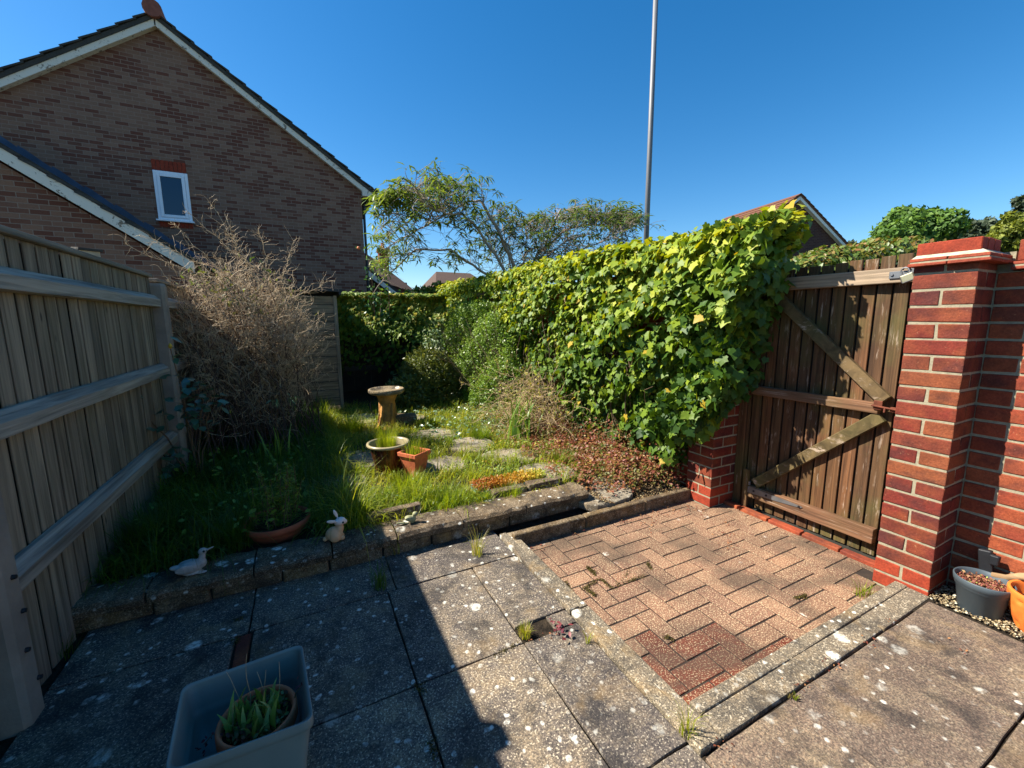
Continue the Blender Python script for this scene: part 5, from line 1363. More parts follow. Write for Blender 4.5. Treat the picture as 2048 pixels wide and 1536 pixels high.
yd = lambda x, y: np.where(flagmask(x, y, .95), .04, np.clip(.15 + .9 * vnoise(x * 3.1, y * 3.1, 5), 0, 1)) * np.clip((x + .2) / .5, .15, 1)
cover('yellow_ground_cover', 'low yellow-green weeds and moss spreading between grass and slabs', m_yg, 42000, -.2, 2.25, 2.46, 6.2, yd, lambda x, y: .05 + .05 * tuft(x, y), .022, lambda x, y, n: np.clip(.45 + .4 * vnoise(x * 4, y * 4, 8) + .5 * (rng.random(n) - .5), 0, 1), SMALL)
n = 2600; x = 2.42 + .2 * rng.random(n); y = 2.15 + 1.6 * rng.random(n)
tag(scatter('wall_foot_weeds', m_redc, *OVAL, np.stack([x, y, bed_z(x, y) + .36 * rng.random(n) ** 1.3 * (1 - .3 * np.clip(2.4 - y, 0, 1))], 1), rdir(n) * .7 + np.array([-.6, -.3, .6]), rdir(n), .016 + .02 * rng.random(n), rnd=np.clip(rng.random(n) * .8, 0, 1)), 'reddish and green weeds standing at the foot of the boundary wall beside the shorter pier', 'weeds', kind='stuff')
# leafy weeds with larger leaves
n = 420; x = rng.choice([1.9, 2.1, 1.5, 1.25, 2.3], n) + .12 * rng.normal(size=n); y = 3.9 + 1.6 * rng.random(n); x = x + .0
P = np.stack([x, y, bed_z(x, y) + .02 + .11 * rng.random(n)], 1)
tag(scatter('broadleaf_weeds', m_pale, *OVAL, P, rdir(n) * .5 + np.array([-.2, -.3, 1]), rdir(n), .028 + .025 * rng.random(n)), 'pale broad-leaved weeds along the foot of the fine-leaved shrub', 'weeds', kind='stuff')
# shaded undergrowth by the fence
n = 500; x = -.9 + .9 * rng.random(n); y = 2.5 + 2.4 * rng.random(n); P = np.stack([x, y, bed_z(x, y) + .02 + .2 * rng.random(n)], 1)
tag(scatter('shaded_weeds', m_privet, *OVAL, P, rdir(n) * .5 + np.array([0, -.2, 1]), rdir(n), .025 + .03 * rng.random(n)), 'dark green weeds in the shade of the left fence', 'weeds', kind='stuff')
# iris clump
m_iris = leaf_mat('iris_leaf', [(0, (.09, .19, .03, 1)), (.6, (.18, .30, .04, 1)), (1, (.32, .42, .06, 1))], trans=.4, rough=.4)
def iris(label, cx, cy, n, h, wd=.028, group=None):
    a = rng.random(n) * 6.283
    o = blades('iris', m_iris, np.stack([cx + .07 * rng.normal(size=n), cy + .07 * rng.normal(size=n), np.full(n, bed_z(np.array([cx]), np.array([cy]))[0])], 1), h * (.6 + .5 * rng.random(n)), np.full(n, wd) * (.8 + .4 * rng.random(n)), a, .15 + .9 * rng.random(n) ** 1.5, loc=(cx, cy, .13), segs=6)
    tag(o, label, 'iris', group)
iris('clump of broad upright sword-shaped leaves in front of the dead shrub', 1.98, 3.72, 34, .56, .034)
iris('thin sword-leaved clump at the foot of the dry bush', -.28, 3.85, 14, .42, .022)
# seed heads over the dark grass
for i, (a, b, c, d) in enumerate([(555, 940, 552, 800), (600, 900, 583, 795)]):
    p0 = pyy(a, b, 4.0); p1 = pyy(c, d, 4.0); t = thing('seed_head', ['drooping pale flower head on a thin stalk, left of a pair above dark grass', 'drooping pale flower head on a thin stalk, right of a pair above dark grass'][i], 'flower', (p0.x, p0.y, .13), 'drooping flower heads')
    mb = MB(); mb.tube([(p0.x, p0.y, .13), p0.lerp(p1, .5), p1], .002, 5); mb.build('stalk', m_stem, t)
    n = 14; scatter('petal', m_pale, *LANCE, np.array(p1)[None] + rng.normal(size=(n, 3)) * .012, rdir(n) + np.array([0, 0, 1]), rdir(n) + np.array([0, 0, -1.2]), .05 + .02 * rng.random(n), t)

# gravel and leaf litter
def pebbles(name, label, n, fx, zf, s0, s1, mat, cat='gravel'):
    V0 = np.array([(1, 0, 0), (-1, 0, 0), (0, .8, 0), (0, -.8, 0), (0, 0, .5), (0, 0, -.5)]); F0 = [(0, 2, 4), (2, 1, 4), (1, 3, 4), (3, 0, 4), (2, 0, 5), (1, 2, 5), (3, 1, 5), (0, 3, 5)]
    x, y = fx(n); P = np.stack([x, y, zf(x, y)], 1)
    return tag(scatter(name, mat, V0, F0, P, rdir(n) * .35 + np.array([0, 0, 1]), rdir(n), s0 + (s1 - s0) * rng.random(n)), label, cat, kind='stuff')
m_grav = leaf_mat('pale_gravel', [(0, srgb(76, 64, 50)), (.4, srgb(132, 112, 80)), (.8, srgb(176, 162, 126)), (1, srgb(206, 200, 176))], trans=0, rough=.85)
mb = MB(); mb.add([(2.40, .725, .048), (2.84, .725, .048), (2.84, -.7, .048), (2.40, -.7, .048)], [(3, 2, 1, 0)]); struct(mb.build('gravel_bed', m_soil))
pebbles('gravel', 'pale gravel chips along the foot of the garden wall around the pots', 5200, lambda n: (2.57 + .22 * rng.random(n) - .02 * rng.random(n) ** 2, -.5 + 1.22 * rng.random(n)), lambda x, y: .055 + .012 * rng.random(len(x)), .003, .009, m_grav)
m_chip = leaf_mat('dry_litter', [(0, srgb(70, 54, 38)), (.5, srgb(124, 98, 66)), (.9, srgb(158, 136, 96)), (1, srgb(190, 180, 140))], trans=.1, rough=.85)
pebbles('leaf_litter', 'dry curled leaves and chips on the soil along the back kerb', 2200, lambda n: (1.78 + .82 * rng.random(n), 2.15 + .38 * rng.random(n) ** 1.4), lambda x, y: np.maximum(bed_z(x, y), .06) + .008 * rng.random(len(x)), .003, .010, m_chip, 'leaf litter')
m_litter = leaf_mat('dead_leaf', [(0, srgb(92, 40, 30)), (.5, srgb(120, 66, 44)), (1, srgb(168, 120, 76))], trans=.1, rough=.8)
def litter(name, label, pts, n_each, sp, z, sz=.014):
    c = np.repeat(np.array(pts), n_each, 0); n = len(c); x = c[:, 0] + sp * rng.normal(size=n); y = c[:, 1] + sp * rng.normal(size=n)
    tag(scatter(name, m_litter, *OVAL, np.stack([x, y, z + .004 + .008 * rng.random(n)], 1), rdir(n) * .5 + np.array([0, 0, 1]), rdir(n), sz * (.6 + .7 * rng.random(n))), label, 'dead leaves', kind='stuff')
q = [(1.9, 2.05), (2.1, 2.03), (2.3, 2.02), (2.45, 2.0), (2.5, 1.93), (2.2, 1.98), (2.02, 1.94), (2.35, 1.6), (2.25, 1.5), (2.5, 1.7), (1.2, 2.03), (1.5, 2.05)]
litter('dead_leaves', 'small brown dead leaves gathered along the foot of the back kerb', q, 16, .035, .0)
q = [tuple(pz(a, b, PZ)[:2]) for a, b in ((1790, 1250), (1740, 1290), (1660, 1330), (1600, 1370), (1110, 1270), (1060, 1275), (1440, 1495), (1905, 1300))]
litter('red_weed_leaves', 'tiny dark red leaves lying along the joint right of the kerb', q, 9, .022, PZ, .011)

# moss and weeds in joints
m_moss = leaf_mat('moss', [(0, (.025, .02, .006, 1)), (.6, (.07, .055, .010, 1)), (1, (.13, .10, .015, 1))], trans=.1, rough=.9)
def moss_line(a, b, n, w_=.006):
    t = rng.random(n); p = np.array(a)[None] * (1 - t[:, None]) + np.array(b)[None] * t[:, None]; p[:, :2] += rng.normal(size=(n, 2)) * w_; return p
ML = []
for (a, b), n in [(q_[0], q_[1] * 2) for q_ in (([(1130, 1165), (1146, 1190)], 90), ([(1165, 1180), (1200, 1158)], 120), ([(1175, 1135), (1190, 1150)], 140), ([(1203, 1160), (1225, 1178)], 80), ([(1175, 1180), (1190, 1192)], 110), ([(1260, 1140), (1230, 1178)], 60), ([(1295, 1127), (1302, 1140)], 70), ([(1245, 1168), (1290, 1152)], 90), ([(1330, 1275), (1345, 1280)], 60), ([(1590, 1198), (1612, 1192)], 150))]:
    pa, pb = pz(*a, .0), pz(*b, .0); ML.append(moss_line((pa.x, pa.y, .0), (pb.x, pb.y, .0), n))
for (a, b), n in (([(830, 1370), (850, 1385)], 160), ([(985, 1315), (1030, 1292)], 160), ([(860, 1480), (868, 1520)], 160), ([(470, 1240), (488, 1236)], 60), ([(1580, 1392), (1592, 1396)], 60), ([(470, 1278), (476, 1284)], 60)):
    pa, pb = pz(*a, PZ), pz(*b, PZ); ML.append(moss_line((pa.x, pa.y, PZ - .004), (pb.x, pb.y, PZ - .004), n, .008))
ML = np.concatenate(ML); n = len(ML); ML[:, 2] += .008 * rng.random(n)
tag(scatter('moss', m_moss, *SMALL, ML, rdir(n) + np.array([0, 0, 1]), rdir(n) + np.array([0, 0, .5]), .005 + .005 * rng.random(n)), 'small olive moss cushions in the joints of the paving', 'moss', kind='stuff')
W_ = [((1100, 1250), 22, .05, .5, 'green weed tuft at the kerb beside the brick paving', 0.0, .02), ((955, 1110), 46, .16, .98, 'dry pale grass tuft in the patio joint near the back kerb', PZ, .03), ((760, 1175), 60, .15, .35, 'grey-green spiky weed in the patio joint at the shadow edge', PZ, .04),
      ((1375, 1470), 40, .10, .9, 'straw-coloured weed tuft at the inner kerb corner', PZ, .025), ((1590, 1398), 14, .025, .7, 'tiny bright green weed in the joint of the right patio', PZ, .01), ((1725, 1190), 40, .08, .75, 'yellow-green weed growing beside the foot of the tall pier', 0.0, .04),
      ((1050, 1272), 150, .055, .97, 'brown and green weed patch filling the broken slab corner', PZ, .025), ((1790, 1120), 18, .07, .9, 'thin weed against the foot of the gate', 0.0, .02), ((1175, 1285), 16, .05, .9, 'small dry weed between slab strip and kerb', PZ, .012), ((125, 1330), 60, .16, .3, 'dark green grass tuft at the foot of the near fence post', .0, .05), ((795, 1110), 10, .17, .97, 'two thin dry stalks standing in front of the low wall', PZ, .02)]
for (px_, py_), n, h_, col, lab, z_, sp in W_:
    p = pz(px_, py_, z_); tuft_obj(lab, p.x, p.y, n, h_, sp, col, 1.0, .003, z_, name='weed'); 
m_redw = leaf_mat('dark_red_leaf', [(0, (.10, .02, .03, 1)), (1, (.22, .05, .05, 1))], trans=.15, rough=.5)
p = pz(1122, 1262, PZ); n = 22
tag(scatter('red_weed', m_redw, *OVAL, np.stack([p.x + .022 * rng.normal(size=n), p.y + .022 * rng.normal(size=n), PZ + .006 + .02 * rng.random(n)], 1), rdir(n) * .6 + np.array([0, 0, 1]), rdir(n), .024 * (.6 + .6 * rng.random(n)), loc=(p.x, p.y, PZ)), 'small dark red weed in the patio joint beside the kerb', 'weed')

# ================================================================== POTS AND ORNAMENTS
G0 = .14
# bird bath
bbx, bby = .835, 4.95
bth = thing('bird_bath', 'stone bird bath with shallow round bowl on a tree-trunk pedestal', 'bird bath', (bbx, bby, G0))
m_bath = concrete('bird_bath_stone', srgb(134, 120, 92), srgb(110, 96, 70), lich=.5, tan=.5)
m_trunkst = plain('ochre_cast_stone', srgb(168, 122, 60), .85, var=.45, vs=9, bump=.8, bs=25, bd=.02)
mb = MB(); mb.lathe((bbx, bby, .535), [(0, 0), (.12, .0), (.185, .012), (.203, .03), (.205, .062), (.192, .070), (.178, .066), (.16, .045), (.08, .03), (0, .028)], 36, wob=.008); mb.build('bowl', m_bath, bth, smooth=True)
mb = MB(); mb.lathe((bbx, bby, G0), [(.135, 0), (.118, .03), (.098, .08), (.088, .16), (.086, .24), (.092, .31), (.108, .37), (.118, .398)], 28, wob=.05); mb.build('pedestal', m_trunkst, bth, smooth=True)
mb = MB()
for a in (0, 1.3, 2.5, 3.7, 5.0): mb.tube([(bbx + .12 * math.cos(a), bby + .12 * math.sin(a), G0), (bbx + .09 * math.cos(a + .1), bby + .09 * math.sin(a + .1), G0 + .16), (bbx + .088 * math.cos(a + .2), bby + .088 * math.sin(a + .2), G0 + .3)], [.028, .018, .012], 7)
mb.build('root', m_trunkst, bth, smooth=True)
mb = MB(); mb.tube([(bbx - .09, bby - .03, .30), (bbx - .14, bby - .05, .31), (bbx - .19, bby - .06, .36), (bbx - .195, bby - .06, .47)], [.006, .004, .004, .003], 6)
mb.build('wire_branch', m_black, bth)
# mossy brick block behind it
bk = thing('stone_block', 'mossy rectangular stone block on the ground just right of the bird bath', 'stone block', (1.05, 4.85, G0))
mb = MB(); mb.box((1.05, 4.95, .205), (.24, .16, .13), Matrix.Rotation(rad(-8), 3, 'Z'), jit=.006); mb.build('block', m_stone, bk, bevel=.012, seg=2)

def rim_pot(mb, c, prof, n=40, wob=0): mb.lathe(c, prof, n, wob=wob)
# glazed brown bowl pot
def glazed():
    M = Mat('brown_drip_glaze'); a = M.noise(1, 3, .6, src=M.map((9, 9, 3)), dist=1.2)
    M.base(M.ramp(a, [(.35, (.02, .008, .004, 1)), (.5, (.10, .02, .008, 1)), (.62, (.30, .07, .015, 1))])); M.rough(.14, .7); return M.m
m_glaze = glazed(); m_cream = plain('cream_glaze', srgb(158, 146, 112), .3, var=.15, vs=20, bump=.1)
gp = thing('glazed_pot', 'round dark brown glazed pot with cream rim full of thin grass', 'plant pot', (.575, 3.45, G0))
c = (.575, 3.45, G0)
mb = MB(); mb.lathe(c, [(0, 0), (.095, 0), (.105, .02), (.125, .09), (.140, .16), (.148, .215)], 40); mb.build('body', m_glaze, gp, smooth=True)
mb = MB(); mb.lathe(c, [(.146, .214), (.170, .222), (.175, .232), (.172, .244), (.158, .246), (.148, .236), (.142, .18)], 40); mb.build('rim', m_cream, gp, smooth=True)
mb = MB(); mb.lathe(c, [(0, .19), (.143, .185)], 30); mb.build('soil', m_soil, gp)
n = 520; a = rng.random(n) * 6.283; r = .085 * rng.random(n) ** .6
blades('grass', m_grass, np.stack([c[0] + r * np.cos(a) - .01, c[1] + r * np.sin(a), np.full(n, G0 + .18)], 1), .09 + .12 * rng.random(n), np.full(n, .0032), a, .1 + .5 * rng.random(n), gp, .55 + .4 * rng.random(n))
# square terracotta pot
sp_ = thing('square_pot', 'square tapering terracotta pot with grass, in front of the glazed pot', 'plant pot', (.735, 3.22, G0))
Rs = Matrix.Rotation(rad(34), 3, 'Z'); cs = Vector((.735, 3.22, G0))
def sqring(h, z): return [cs + Rs @ Vector((sx * h, sy * h, z)) for sx, sy in ((-1, -1), (1, -1), (1, 1), (-1, 1))]
vs = sqring(.052, 0) + sqring(.083, .175) + sqring(.092, .178) + sqring(.094, .21) + sqring(.082, .21) + sqring(.072, .12)
fs = [(3, 2, 1, 0)]
for L_ in range(5):
    for k in range(4): fs.append((L_ * 4 + k, L_ * 4 + (k + 1) % 4, (L_ + 1) * 4 + (k + 1) % 4, (L_ + 1) * 4 + k))
mb = MB(); mb.add(vs, fs); mb.build('body', m_terra, sp_, bevel=.003, seg=2)
mb = MB(); mb.add(sqring(.075, .165), [(0, 1, 2, 3)]); mb.build('soil', m_soil, sp_)
n = 220; x = cs.x + .04 * rng.normal(size=n); y = cs.y + .04 * rng.normal(size=n)
blades('grass', m_grass, np.stack([x, y, np.full(n, G0 + .16)], 1), .07 + .12 * rng.random(n), np.full(n, .003), rng.random(n) * 6.283, .1 + .6 * rng.random(n), sp_, .5 + .4 * rng.random(n))
# terracotta bowl with stalky plants behind the low wall
bp = thing('terracotta_bowl', 'wide shallow terracotta bowl of stalky green plants behind the low wall', 'plant pot', (-.21, 2.64, .13))
c = (-.21, 2.66, .13)
mb = MB(); mb.lathe(c, [(0, 0), (.10, .0), (.125, .012), (.155, .06), (.164, .075), (.172, .078), (.176, .090), (.176, .108), (.168, .114), (.158, .108), (.150, .07)], 44); mb.build('bowl', m_terra_d, bp, smooth=True)
mb = MB(); mb.lathe(c, [(0, .092), (.158, .088)], 30); mb.build('soil', m_soil, bp)
n = 26; a = rng.random(n) * 6.283; r = .12 * rng.random(n) ** .6; st = np.stack([c[0] + r * np.cos(a), c[1] + r * np.sin(a), np.full(n, .21)], 1)
Pw = wander(st, rdir(n) * .16 + np.array([0, 0, 1]), .18 + .2 * rng.random(n), 8, .07); tubes_np('stem', m_stem, Pw, np.linspace(.0028, .0014, 8)[None] * np.ones((n, 1)), 4, bp)
n2 = 1500; idx = rng.integers(0, n, n2); p, t = along(Pw, idx, rng.random(n2)); scatter('foliage', m_privet, *LANCE, p, rdir(n2) + t, rdir(n2) + t * .3, .022 + .016 * rng.random(n2), bp, rng.random(n2) * .8)
# trough with sedum
tq = thing('trough', 'low teal-rimmed glazed trough filled with orange and yellow sedum', 'planter', (1.3, 2.66, .14))
RT = Matrix.Rotation(rad(0), 3, 'Z')
mb = MB(); mb.span((1.03, 2.57, .11), (1.60, 2.582, .188)); mb.span((1.03, 2.725, .11), (1.60, 2.738, .188)); mb.span((1.03, 2.583, .11), (1.042, 2.724, .188)); mb.span((1.588, 2.583, .11), (1.60, 2.724, .188)); mb.build('wall', plain('teal_glaze', srgb(120, 160, 150), .3, var=.3), tq, bevel=.004)
mb = MB(); mb.span((1.043, 2.583, .12), (1.587, 2.724, .176)); mb.build('soil', m_soil, tq)
n = 3000; P = np.stack([1.02 + .57 * rng.random(n), 2.57 + .15 * rng.random(n), .175 + .055 * rng.random(n)], 1)
m_sed = leaf_mat('sedum_leaf', [(0, (.34, .10, .02, 1)), (.5, (.50, .26, .03, 1)), (.8, (.55, .42, .04, 1)), (1, (.30, .36, .05, 1))], trans=.25, rough=.5)
scatter('foliage', m_sed, *SMALL, P, rdir(n) + np.array([0, 0, .8]), rdir(n) + np.array([0, 0, .6]), .012 + .012 * rng.random(n), tq, np.clip((P[:, 0] - 1.05) / .55 + .4 * (rng.random(n) - .5), 0, 1))
# loose edging stones in the bed
for a, b, y_, zt_, lab, m_ in ((.27, .60, 2.53, .215, 'long flat pale edging stone lying in the grass above the bird ornament', m_coping), (1.10, 1.36, 2.505, .205, 'dark edging stone left of a pair in front of the teal trough', m_coping), (1.37, 1.66, 2.50, .215, 'dark edging stone right of a pair in front of the teal trough', m_coping)):
    t = thing('edging_stone', lab, 'edging stone', ((a + b) / 2, y_, .13), 'loose edging stones')
    mb = MB(); mb.span((a, y_ - .035, .12), (b, y_ + .035, zt_), jit=.005); mb.build('stone', m_, t, bevel=.008, seg=2)

# --- organic ornaments: ellipsoids fused into one surface
KS = 1.0
def blob(name, parts, mat, parent, vox=.0035, smooth=6):
    mb = MB()
    for c, r, rot in parts:
        R = Matrix.Rotation(rad(rot), 3, 'Y') if not hasattr(rot, '__len__') else (Matrix.Rotation(rad(rot[2]), 3, 'Z') @ Matrix.Rotation(rad(rot[1]), 3, 'Y') @ Matrix.Rotation(rad(rot[0]), 3, 'X'))
        vs = []; nu, nv = 16, 10
        for i in range(nv + 1):
            th_ = math.pi * i / nv
            for j in range(nu):
                ph = 2 * math.pi * j / nu; vs.append(Vector(c) + R @ (Vector((r[0] * math.sin(th_) * math.cos(ph), r[1] * math.sin(th_) * math.sin(ph), r[2] * math.cos(th_))) * KS))
        fs = []
        for i in range(nv):
            for j in range(nu): fs.append((i * nu + j, (i + 1) * nu + j, (i + 1) * nu + (j + 1) % nu, i * nu + (j + 1) % nu))
        mb.add(vs, fs)
    o = mb.build(name, mat, parent, smooth=True)
    m = o.modifiers.new('weld', 'WELD'); m.merge_threshold = .0001
    m = o.modifiers.new('remesh', 'REMESH'); m.mode = 'VOXEL'; m.voxel_size = vox; m.use_smooth_shade = True
    m = o.modifiers.new('smooth', 'SMOOTH'); m.factor = .5; m.iterations = smooth
    return o
# rabbit, facing +x and slightly towards the camera
def rabbit_mat():
    M = Mat('painted_rabbit'); sp = M.n('ShaderNodeSeparateXYZ'); M.l(M.co.outputs['Object'], sp.inputs[0])
    n = M.noise(25, 3); z = M.math('ADD', sp.outputs[2], M.math('MULTIPLY', M.math('SUBTRACT', n, .5), .02))
    M.base(M.ramp(z, [(.085, srgb(214, 168, 124)), (.112, srgb(232, 216, 206))])); M.rough(.45, .4); return M.m
WT = .176
ra = thing('rabbit_ornament', 'small tan and white sitting rabbit ornament on the low wall', 'garden ornament', (.085, 2.36, WT)); o_ = Vector((.085, 2.36, WT))
KS = .88
V_ = lambda x, y, z: o_ + Vector((x, y, z)) * KS
blob('body', [(V_(-.008, 0, .045), (.052, .040, .046), 0), (V_(.018, 0, .065), (.030, .030, .045), 25), (V_(.030, 0, .118), (.036, .028, .027), -10), (V_(.056, 0, .112), (.018, .017, .014), 0), (V_(.033, -.018, .016), (.020, .011, .016), 0), (V_(.033, .018, .016), (.020, .011, .016), 0), (V_(-.062, 0, .022), (.014, .014, .014), 0), (V_(-.004, -.030, .030), (.034, .016, .030), 0), (V_(.030, -.017, .055), (.012, .010, .026), -20),
      (V_(-.020, -.022, .137), (.030, .007, .013), (20, 12, 0)), (V_(.008, .016, .168), (.011, .007, .030), (0, -20, 0))], rabbit_mat(), ra, .003, 3)
for q_ in (-.0245, .0245):
    mb = MB(); mb.lathe(V_(.046, q_, .118), [(0, -.006), (.0052, -.002), (.0052, .003), (0, .007)], 10); mb.build('eye', m_black, ra, smooth=True)
# duck
KS = .84
du = thing('duck_ornament', 'grey stone-like duck ornament with raised beak on the low wall', 'garden ornament', (-.555, 2.345, WT)); o_ = Vector((-.555, 2.345, WT))
m_duck = plain('grey_painted_stone', srgb(176, 168, 160), .8, var=.25, vs=30, bump=.5, bs=60, bd=.004)
blob('body', [(V_(-.01, 0, .042), (.072, .040, .036), -8), (V_(-.07, 0, .052), (.036, .020, .014), 12), (V_(.040, 0, .055), (.030, .028, .032), 0), (V_(.050, 0, .088), (.017, .016, .034), 10), (V_(.056, 0, .122), (.023, .019, .020), 0), (V_(.082, 0, .127), (.017, .008, .005), -20), (V_(.100, 0, .133), (.012, .007, .004), -15), (V_(-.025, -.034, .050), (.052, .010, .024), -5), (V_(-.025, .034, .050), (.052, .010, .024), -5), (V_(.0, 0, .008), (.05, .032, .010), 0), (V_(.045, -.018, .005), (.026, .014, .006), 0)], m_duck, du, .003, 3)
mb = MB(); mb.lathe(V_(.064, -.0165, .126), [(0, -.006), (.005, -.002), (.005, .003), (0, .006)], 10); mb.build('eye', m_black, du, smooth=True)
# small bird
bi_ = thing('bird_ornament', 'small weathered mossy bird ornament with long tail on the low wall', 'garden ornament', (.50, 2.36, WT)); o_ = Vector((.50, 2.365, WT))
m_bird = plain('mossy_painted_bird', srgb(150, 150, 112), .85, var=.35, vs=30, bump=.5)
blob('body', [(V_(.0, 0, .036), (.044, .024, .022), 18), (V_(.034, 0, .062), (.020, .018, .018), 0), (V_(.054, 0, .062), (.010, .005, .004), 0), (V_(-.055, 0, .012), (.050, .012, .007), 14), (V_(-.01, -.018, .036), (.036, .008, .015), 22), (V_(.012, 0, .010), (.02, .012, .012), 0)], m_bird, bi_, .003, 3)
mb = MB(); mb.lathe(V_(.040, -.0155, .066), [(0, -.004), (.0036, 0), (0, .004)], 8); mb.build('eye', m_black, bi_)
# tiny snail-like pebble by the shaded bed: flat leaf/lichen pieces on the wall and patio
# --- blue-grey planter with terracotta pot
m_plast = plain('blue_grey_plastic', srgb(122, 132, 126), .42, spec=.4, var=.08, vs=6, bump=.08)
pt = thing('square_planter', 'blue-grey square plastic planter standing on the patio in the foreground', 'planter', (-.225, 1.285, PZ))
CT = [Vector((-.398, 1.418, 0)), Vector((-.076, 1.440, 0)), Vector((-.048, 1.122, 0)), Vector((-.374, 1.132, 0))]
cc = sum(CT, Vector()) / 4
def rrect(scale, z, rr=.028, k=5, grow=0):
    out = []
    C_ = [cc + (v - cc) * scale + (v - cc).normalized() * grow for v in CT]
    for i in range(4):
        p = C_[i]; a = (C_[i - 1] - p).normalized(); b = (C_[(i + 1) % 4] - p).normalized()
        for j in range(k + 1):
            t = j / k; q0 = p + a * rr * (1 - t) ** 2 + b * rr * t ** 2
            out.append(Vector((q0.x, q0.y, z)))
    return out
rings = [rrect(.80, PZ, .02), rrect(.86, .15), rrect(.955, .262), rrect(.965, .268), rrect(1.0, .272), rrect(1.005, .284), rrect(1.0, .300), rrect(.985, .302), rrect(.93, .296), rrect(.885, .225), rrect(.85, .218), rrect(.835, .20), rrect(.78, .07, .02)]
mb = MB(); vs = []; K = len(rings[0])
for r_ in rings: vs += r_
fs = []
for i in range(len(rings) - 1):
    for k in range(K): fs.append((i * K + k, i * K + (k + 1) % K, (i + 1) * K + (k + 1) % K, (i + 1) * K + k))
fs.append(tuple((len(rings) - 1) * K + k for k in range(K)))
mb.add(vs, fs); mb.build('tub', m_plast, pt, smooth=True).modifiers.new('n', 'WEIGHTED_NORMAL')
tp = thing('terracotta_pot', 'round terracotta pot of sprouting green bulbs standing inside the blue-grey planter', 'plant pot', (-.195, 1.262, .07))
c = (-.195, 1.262, .07)
mb = MB(); mb.lathe(c, [(0, 0), (.065, 0), (.072, .02), (.088, .12), (.093, .14), (.099, .142), (.102, .150), (.102, .178), (.099, .186), (.092, .186), (.088, .176), (.084, .13)], 48); mb.build('body', m_terra, tp, smooth=True)
mb = MB(); mb.lathe(c, [(0, .165), (.086, .160)], 30); mb.build('soil', m_soil, tp)
m_bulb = leaf_mat('bulb_leaf', [(0, (.14, .22, .04, 1)), (.6, (.28, .36, .07, 1)), (1, (.48, .52, .20, 1))], trans=.35, rough=.35)
n = 46; a = rng.random(n) * 6.283; r = .07 * rng.random(n) ** .5
blades('leaf', m_bulb, np.stack([c[0] + r * np.cos(a), c[1] + r * np.sin(a), np.full(n, .232)], 1), .05 + .05 * rng.random(n), .018 + .010 * rng.random(n), rng.random(n) * 6.283, .1 + .9 * rng.random(n), tp, segs=5)
n = 420; a = rng.random(n) * 6.283; r = .08 * rng.random(n) ** .5
m_mix = leaf_mat('mixed_seedling_leaf', [(0, (.10, .03, .02, 1)), (.35, (.16, .07, .03, 1)), (.6, (.08, .12, .03, 1)), (1, (.18, .22, .06, 1))], trans=.25)
scatter('seedling', m_mix, *OVAL, np.stack([c[0] + r * np.cos(a), c[1] + r * np.sin(a), .236 + .02 * rng.random(n)], 1), rdir(n) * .8 + np.array([0, 0, 1]), rdir(n), .010 + .012 * rng.random(n), tp)
n = 6; st = np.array([[c[0] + .06 * math.cos(q), c[1] + .06 * math.sin(q), .235] for q in (2.3, 2.0, 1.5, .6, 3.3, 1.2)])
Pw = wander(st, rdir(n) * .2 + np.array([0, .1, 1]), np.array([.14, .19, .1, .13, .08, .1]), 8, .06); tubes_np('stalk', m_twig, Pw, np.linspace(.0011, .0006, 8)[None] * np.ones((n, 1)), 4, tp)
# trailing red sprigs
for sx, e in ((1, (.115, .03, .20)), (-1, (-.125, -.02, .17))):
    p0 = Vector((c[0] + sx * .085, c[1], .235)); p1 = Vector((c[0] + e[0], c[1] + e[1], .07 + e[2]))
    mb = MB(); mb.tube([p0, p0.lerp(p1, .5) + Vector((0, 0, .015)), p1], .0014, 5); tr_ = mb.build('sprig', m_redc, tp)
    n = 12; scatter('foliage', m_redw, *OVAL, np.array(p1)[None] * 1.0 + rng.normal(size=(n, 3)) * .010, rdir(n) + np.array([0, 0, .6]), rdir(n), np.full(n, .012), tr_)
# dark plastic pot
m_dkpot = plain('dark_grey_plastic', srgb(72, 82, 88), .5, spec=.4, var=.12, vs=8, bump=.05)
pc = Vector((2.655, .575, .052))
dp = thing('plastic_pot', 'dark grey plastic pot with red-brown seedlings beside the brick pier', 'plant pot', pc)
mb = MB(); mb.lathe(pc, [(0, 0), (.062, 0), (.068, .006), (.084, .115), (.089, .119), (.0895, .130), (.094, .134), (.0965, .158), (.094, .162), (.090, .159), (.086, .135), (.083, .12)], 44); mb.build('body', m_dkpot, dp, smooth=True)
mb = MB(); mb.lathe(pc, [(0, .135), (.085, .130)], 30); mb.build('soil', m_soil, dp)
n = 900; a = rng.random(n) * 6.283; r = .08 * rng.random(n) ** .5
m_rsd = leaf_mat('red_seedling', [(0, (.14, .03, .03, 1)), (.6, (.26, .09, .05, 1)), (.9, (.34, .20, .10, 1)), (1, (.30, .36, .06, 1))], trans=.1, rough=.7)
scatter('seedling', m_rsd, *SMALL, np.stack([pc.x + r * np.cos(a), pc.y + r * np.sin(a), pc.z + .133 + .012 * rng.random(n)], 1), rdir(n) + np.array([0, 0, 1]), rdir(n), .008 + .008 * rng.random(n), dp)
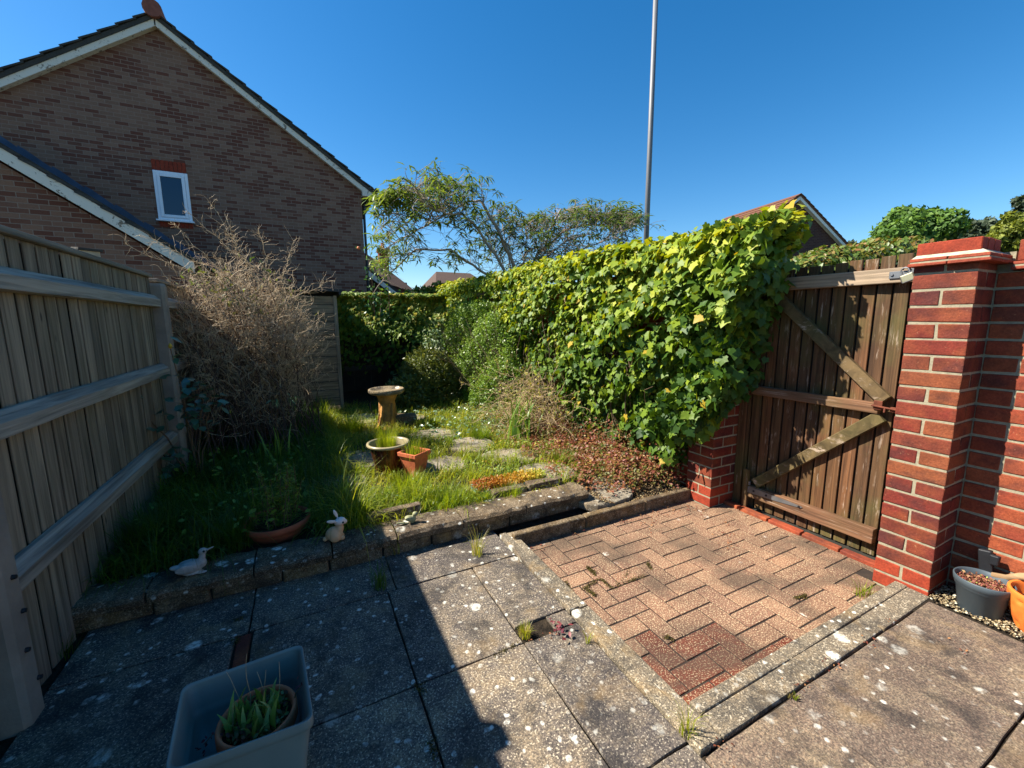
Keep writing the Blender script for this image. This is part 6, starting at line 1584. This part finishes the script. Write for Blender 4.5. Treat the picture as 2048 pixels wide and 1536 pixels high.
# orange pot with dimples
pc = Vector((2.685, .405, .05))
op = thing('orange_pot', 'bright orange terracotta pot with oval dimples at the right edge', 'plant pot', pc)
m_org = plain('orange_terracotta', srgb(222, 118, 44), .6, var=.12, vs=12, bump=.25)
prof = [(.06, 0), (.072, .02), (.092, .08), (.104, .14), (.108, .172), (.107, .180), (.098, .181), (.094, .172), (.088, .12)]
n_ = 96; vs = []; zz = []
pr2 = []
for i in range(len(prof) - 1):
    for j in range(4):
        t = j / 4; pr2.append((prof[i][0] * (1 - t) + prof[i + 1][0] * t, prof[i][1] * (1 - t) + prof[i + 1][1] * t))
pr2.append(prof[-1])
DM = [(math.pi + .3 + k * .52 + (.26 if rw % 2 else 0), zc) for rw, zc in enumerate((.035, .075, .115, .15)) for k in range(-2, 12)]
outer = 22
for i, (R_o, z) in enumerate(pr2):
    for k in range(n_):
        a = 2 * math.pi * k / n_; q = R_o
        if i < outer:
            for da, dz in DM:
                w_ = ((math.atan2(math.sin(a - da), math.cos(a - da))) * R_o / .012) ** 2 + ((z - dz) / .0065) ** 2
                if w_ < 1: q -= .007 * (1 - w_)
        vs.append((pc.x + q * math.cos(a), pc.y + q * math.sin(a), pc.z + z))
fs = [(i * n_ + k, i * n_ + (k + 1) % n_, (i + 1) * n_ + (k + 1) % n_, (i + 1) * n_ + k) for i in range(len(pr2) - 1) for k in range(n_)]
fs.append(tuple(range(n_))[::-1])
mb = MB(); mb.add(vs, fs); mb.build('body', m_org, op, smooth=True)
mb = MB(); mb.lathe(pc, [(0, .13), (.090, .125)], 24); mb.build('soil', m_soil, op)
# painted mark: cream oval with small black petals, standing just proud of the side
ma = math.pi + .62; mz = .128; rr_ = .1025
def onpot(u, v, lift): a = ma + u / rr_; return (pc.x + (rr_ + lift) * math.cos(a), pc.y + (rr_ + lift) * math.sin(a), pc.z + mz + v)
def disc(mb, u0, v0, ru, rv, lift, n=16): mb.add([onpot(u0 + ru * math.cos(t), v0 + rv * math.sin(t), lift) for t in np.linspace(0, 2 * math.pi, n, endpoint=False)], [tuple(range(n))[::-1]])
mb = MB(); disc(mb, 0, 0, .015, .010, .0022); mk = mb.build('mark', m_cream, op)
mb = MB()
for k in range(5): disc(mb, .006 * math.cos(k * 1.257), .0048 * math.sin(k * 1.257), .0028, .0024, .0030, 10)
mb.build('petal', m_black, mk)
# hand tool leaning behind the pots
tl = thing('garden_tool', 'hand tool with black socket and worn wooden handle leaning on the wall behind the pots', 'garden tool', (2.76, .58, .055))
mb = MB(); mb.bar((2.765, .585, .13), (2.772, .612, .305), .045, .03, upv=(1, 0, 0)); mb.tube([(2.768, .60, .07), (2.77, .605, .25)], .016, 10); mb.box((2.755, .575, .275), (.02, .03, .05), jit=.003); mb.build('socket', m_black, tl, bevel=.006, seg=2)
mb = MB(); mb.tube([(2.752, .575, .205), (2.75, .53, .215), (2.748, .49, .245), (2.75, .44, .268), (2.752, .37, .27)], [.011, .014, .017, .019, .015], 10); mb.build('handle', wood_mat('worn_handle', [(0, srgb(150, 124, 92)), (1, srgb(160, 130, 96))], (30, 3, 30), knots=False), tl, smooth=True)
# pale bare stick lying over the grass in front of the pots
for o in bpy.data.objects:
    if o.type == 'MESH' and not o.data.materials: print('no material', o.name)
print('objects', len(bpy.data.objects), 'verts', sum(len(o.data.vertices) for o in bpy.data.objects if o.type == 'MESH'))
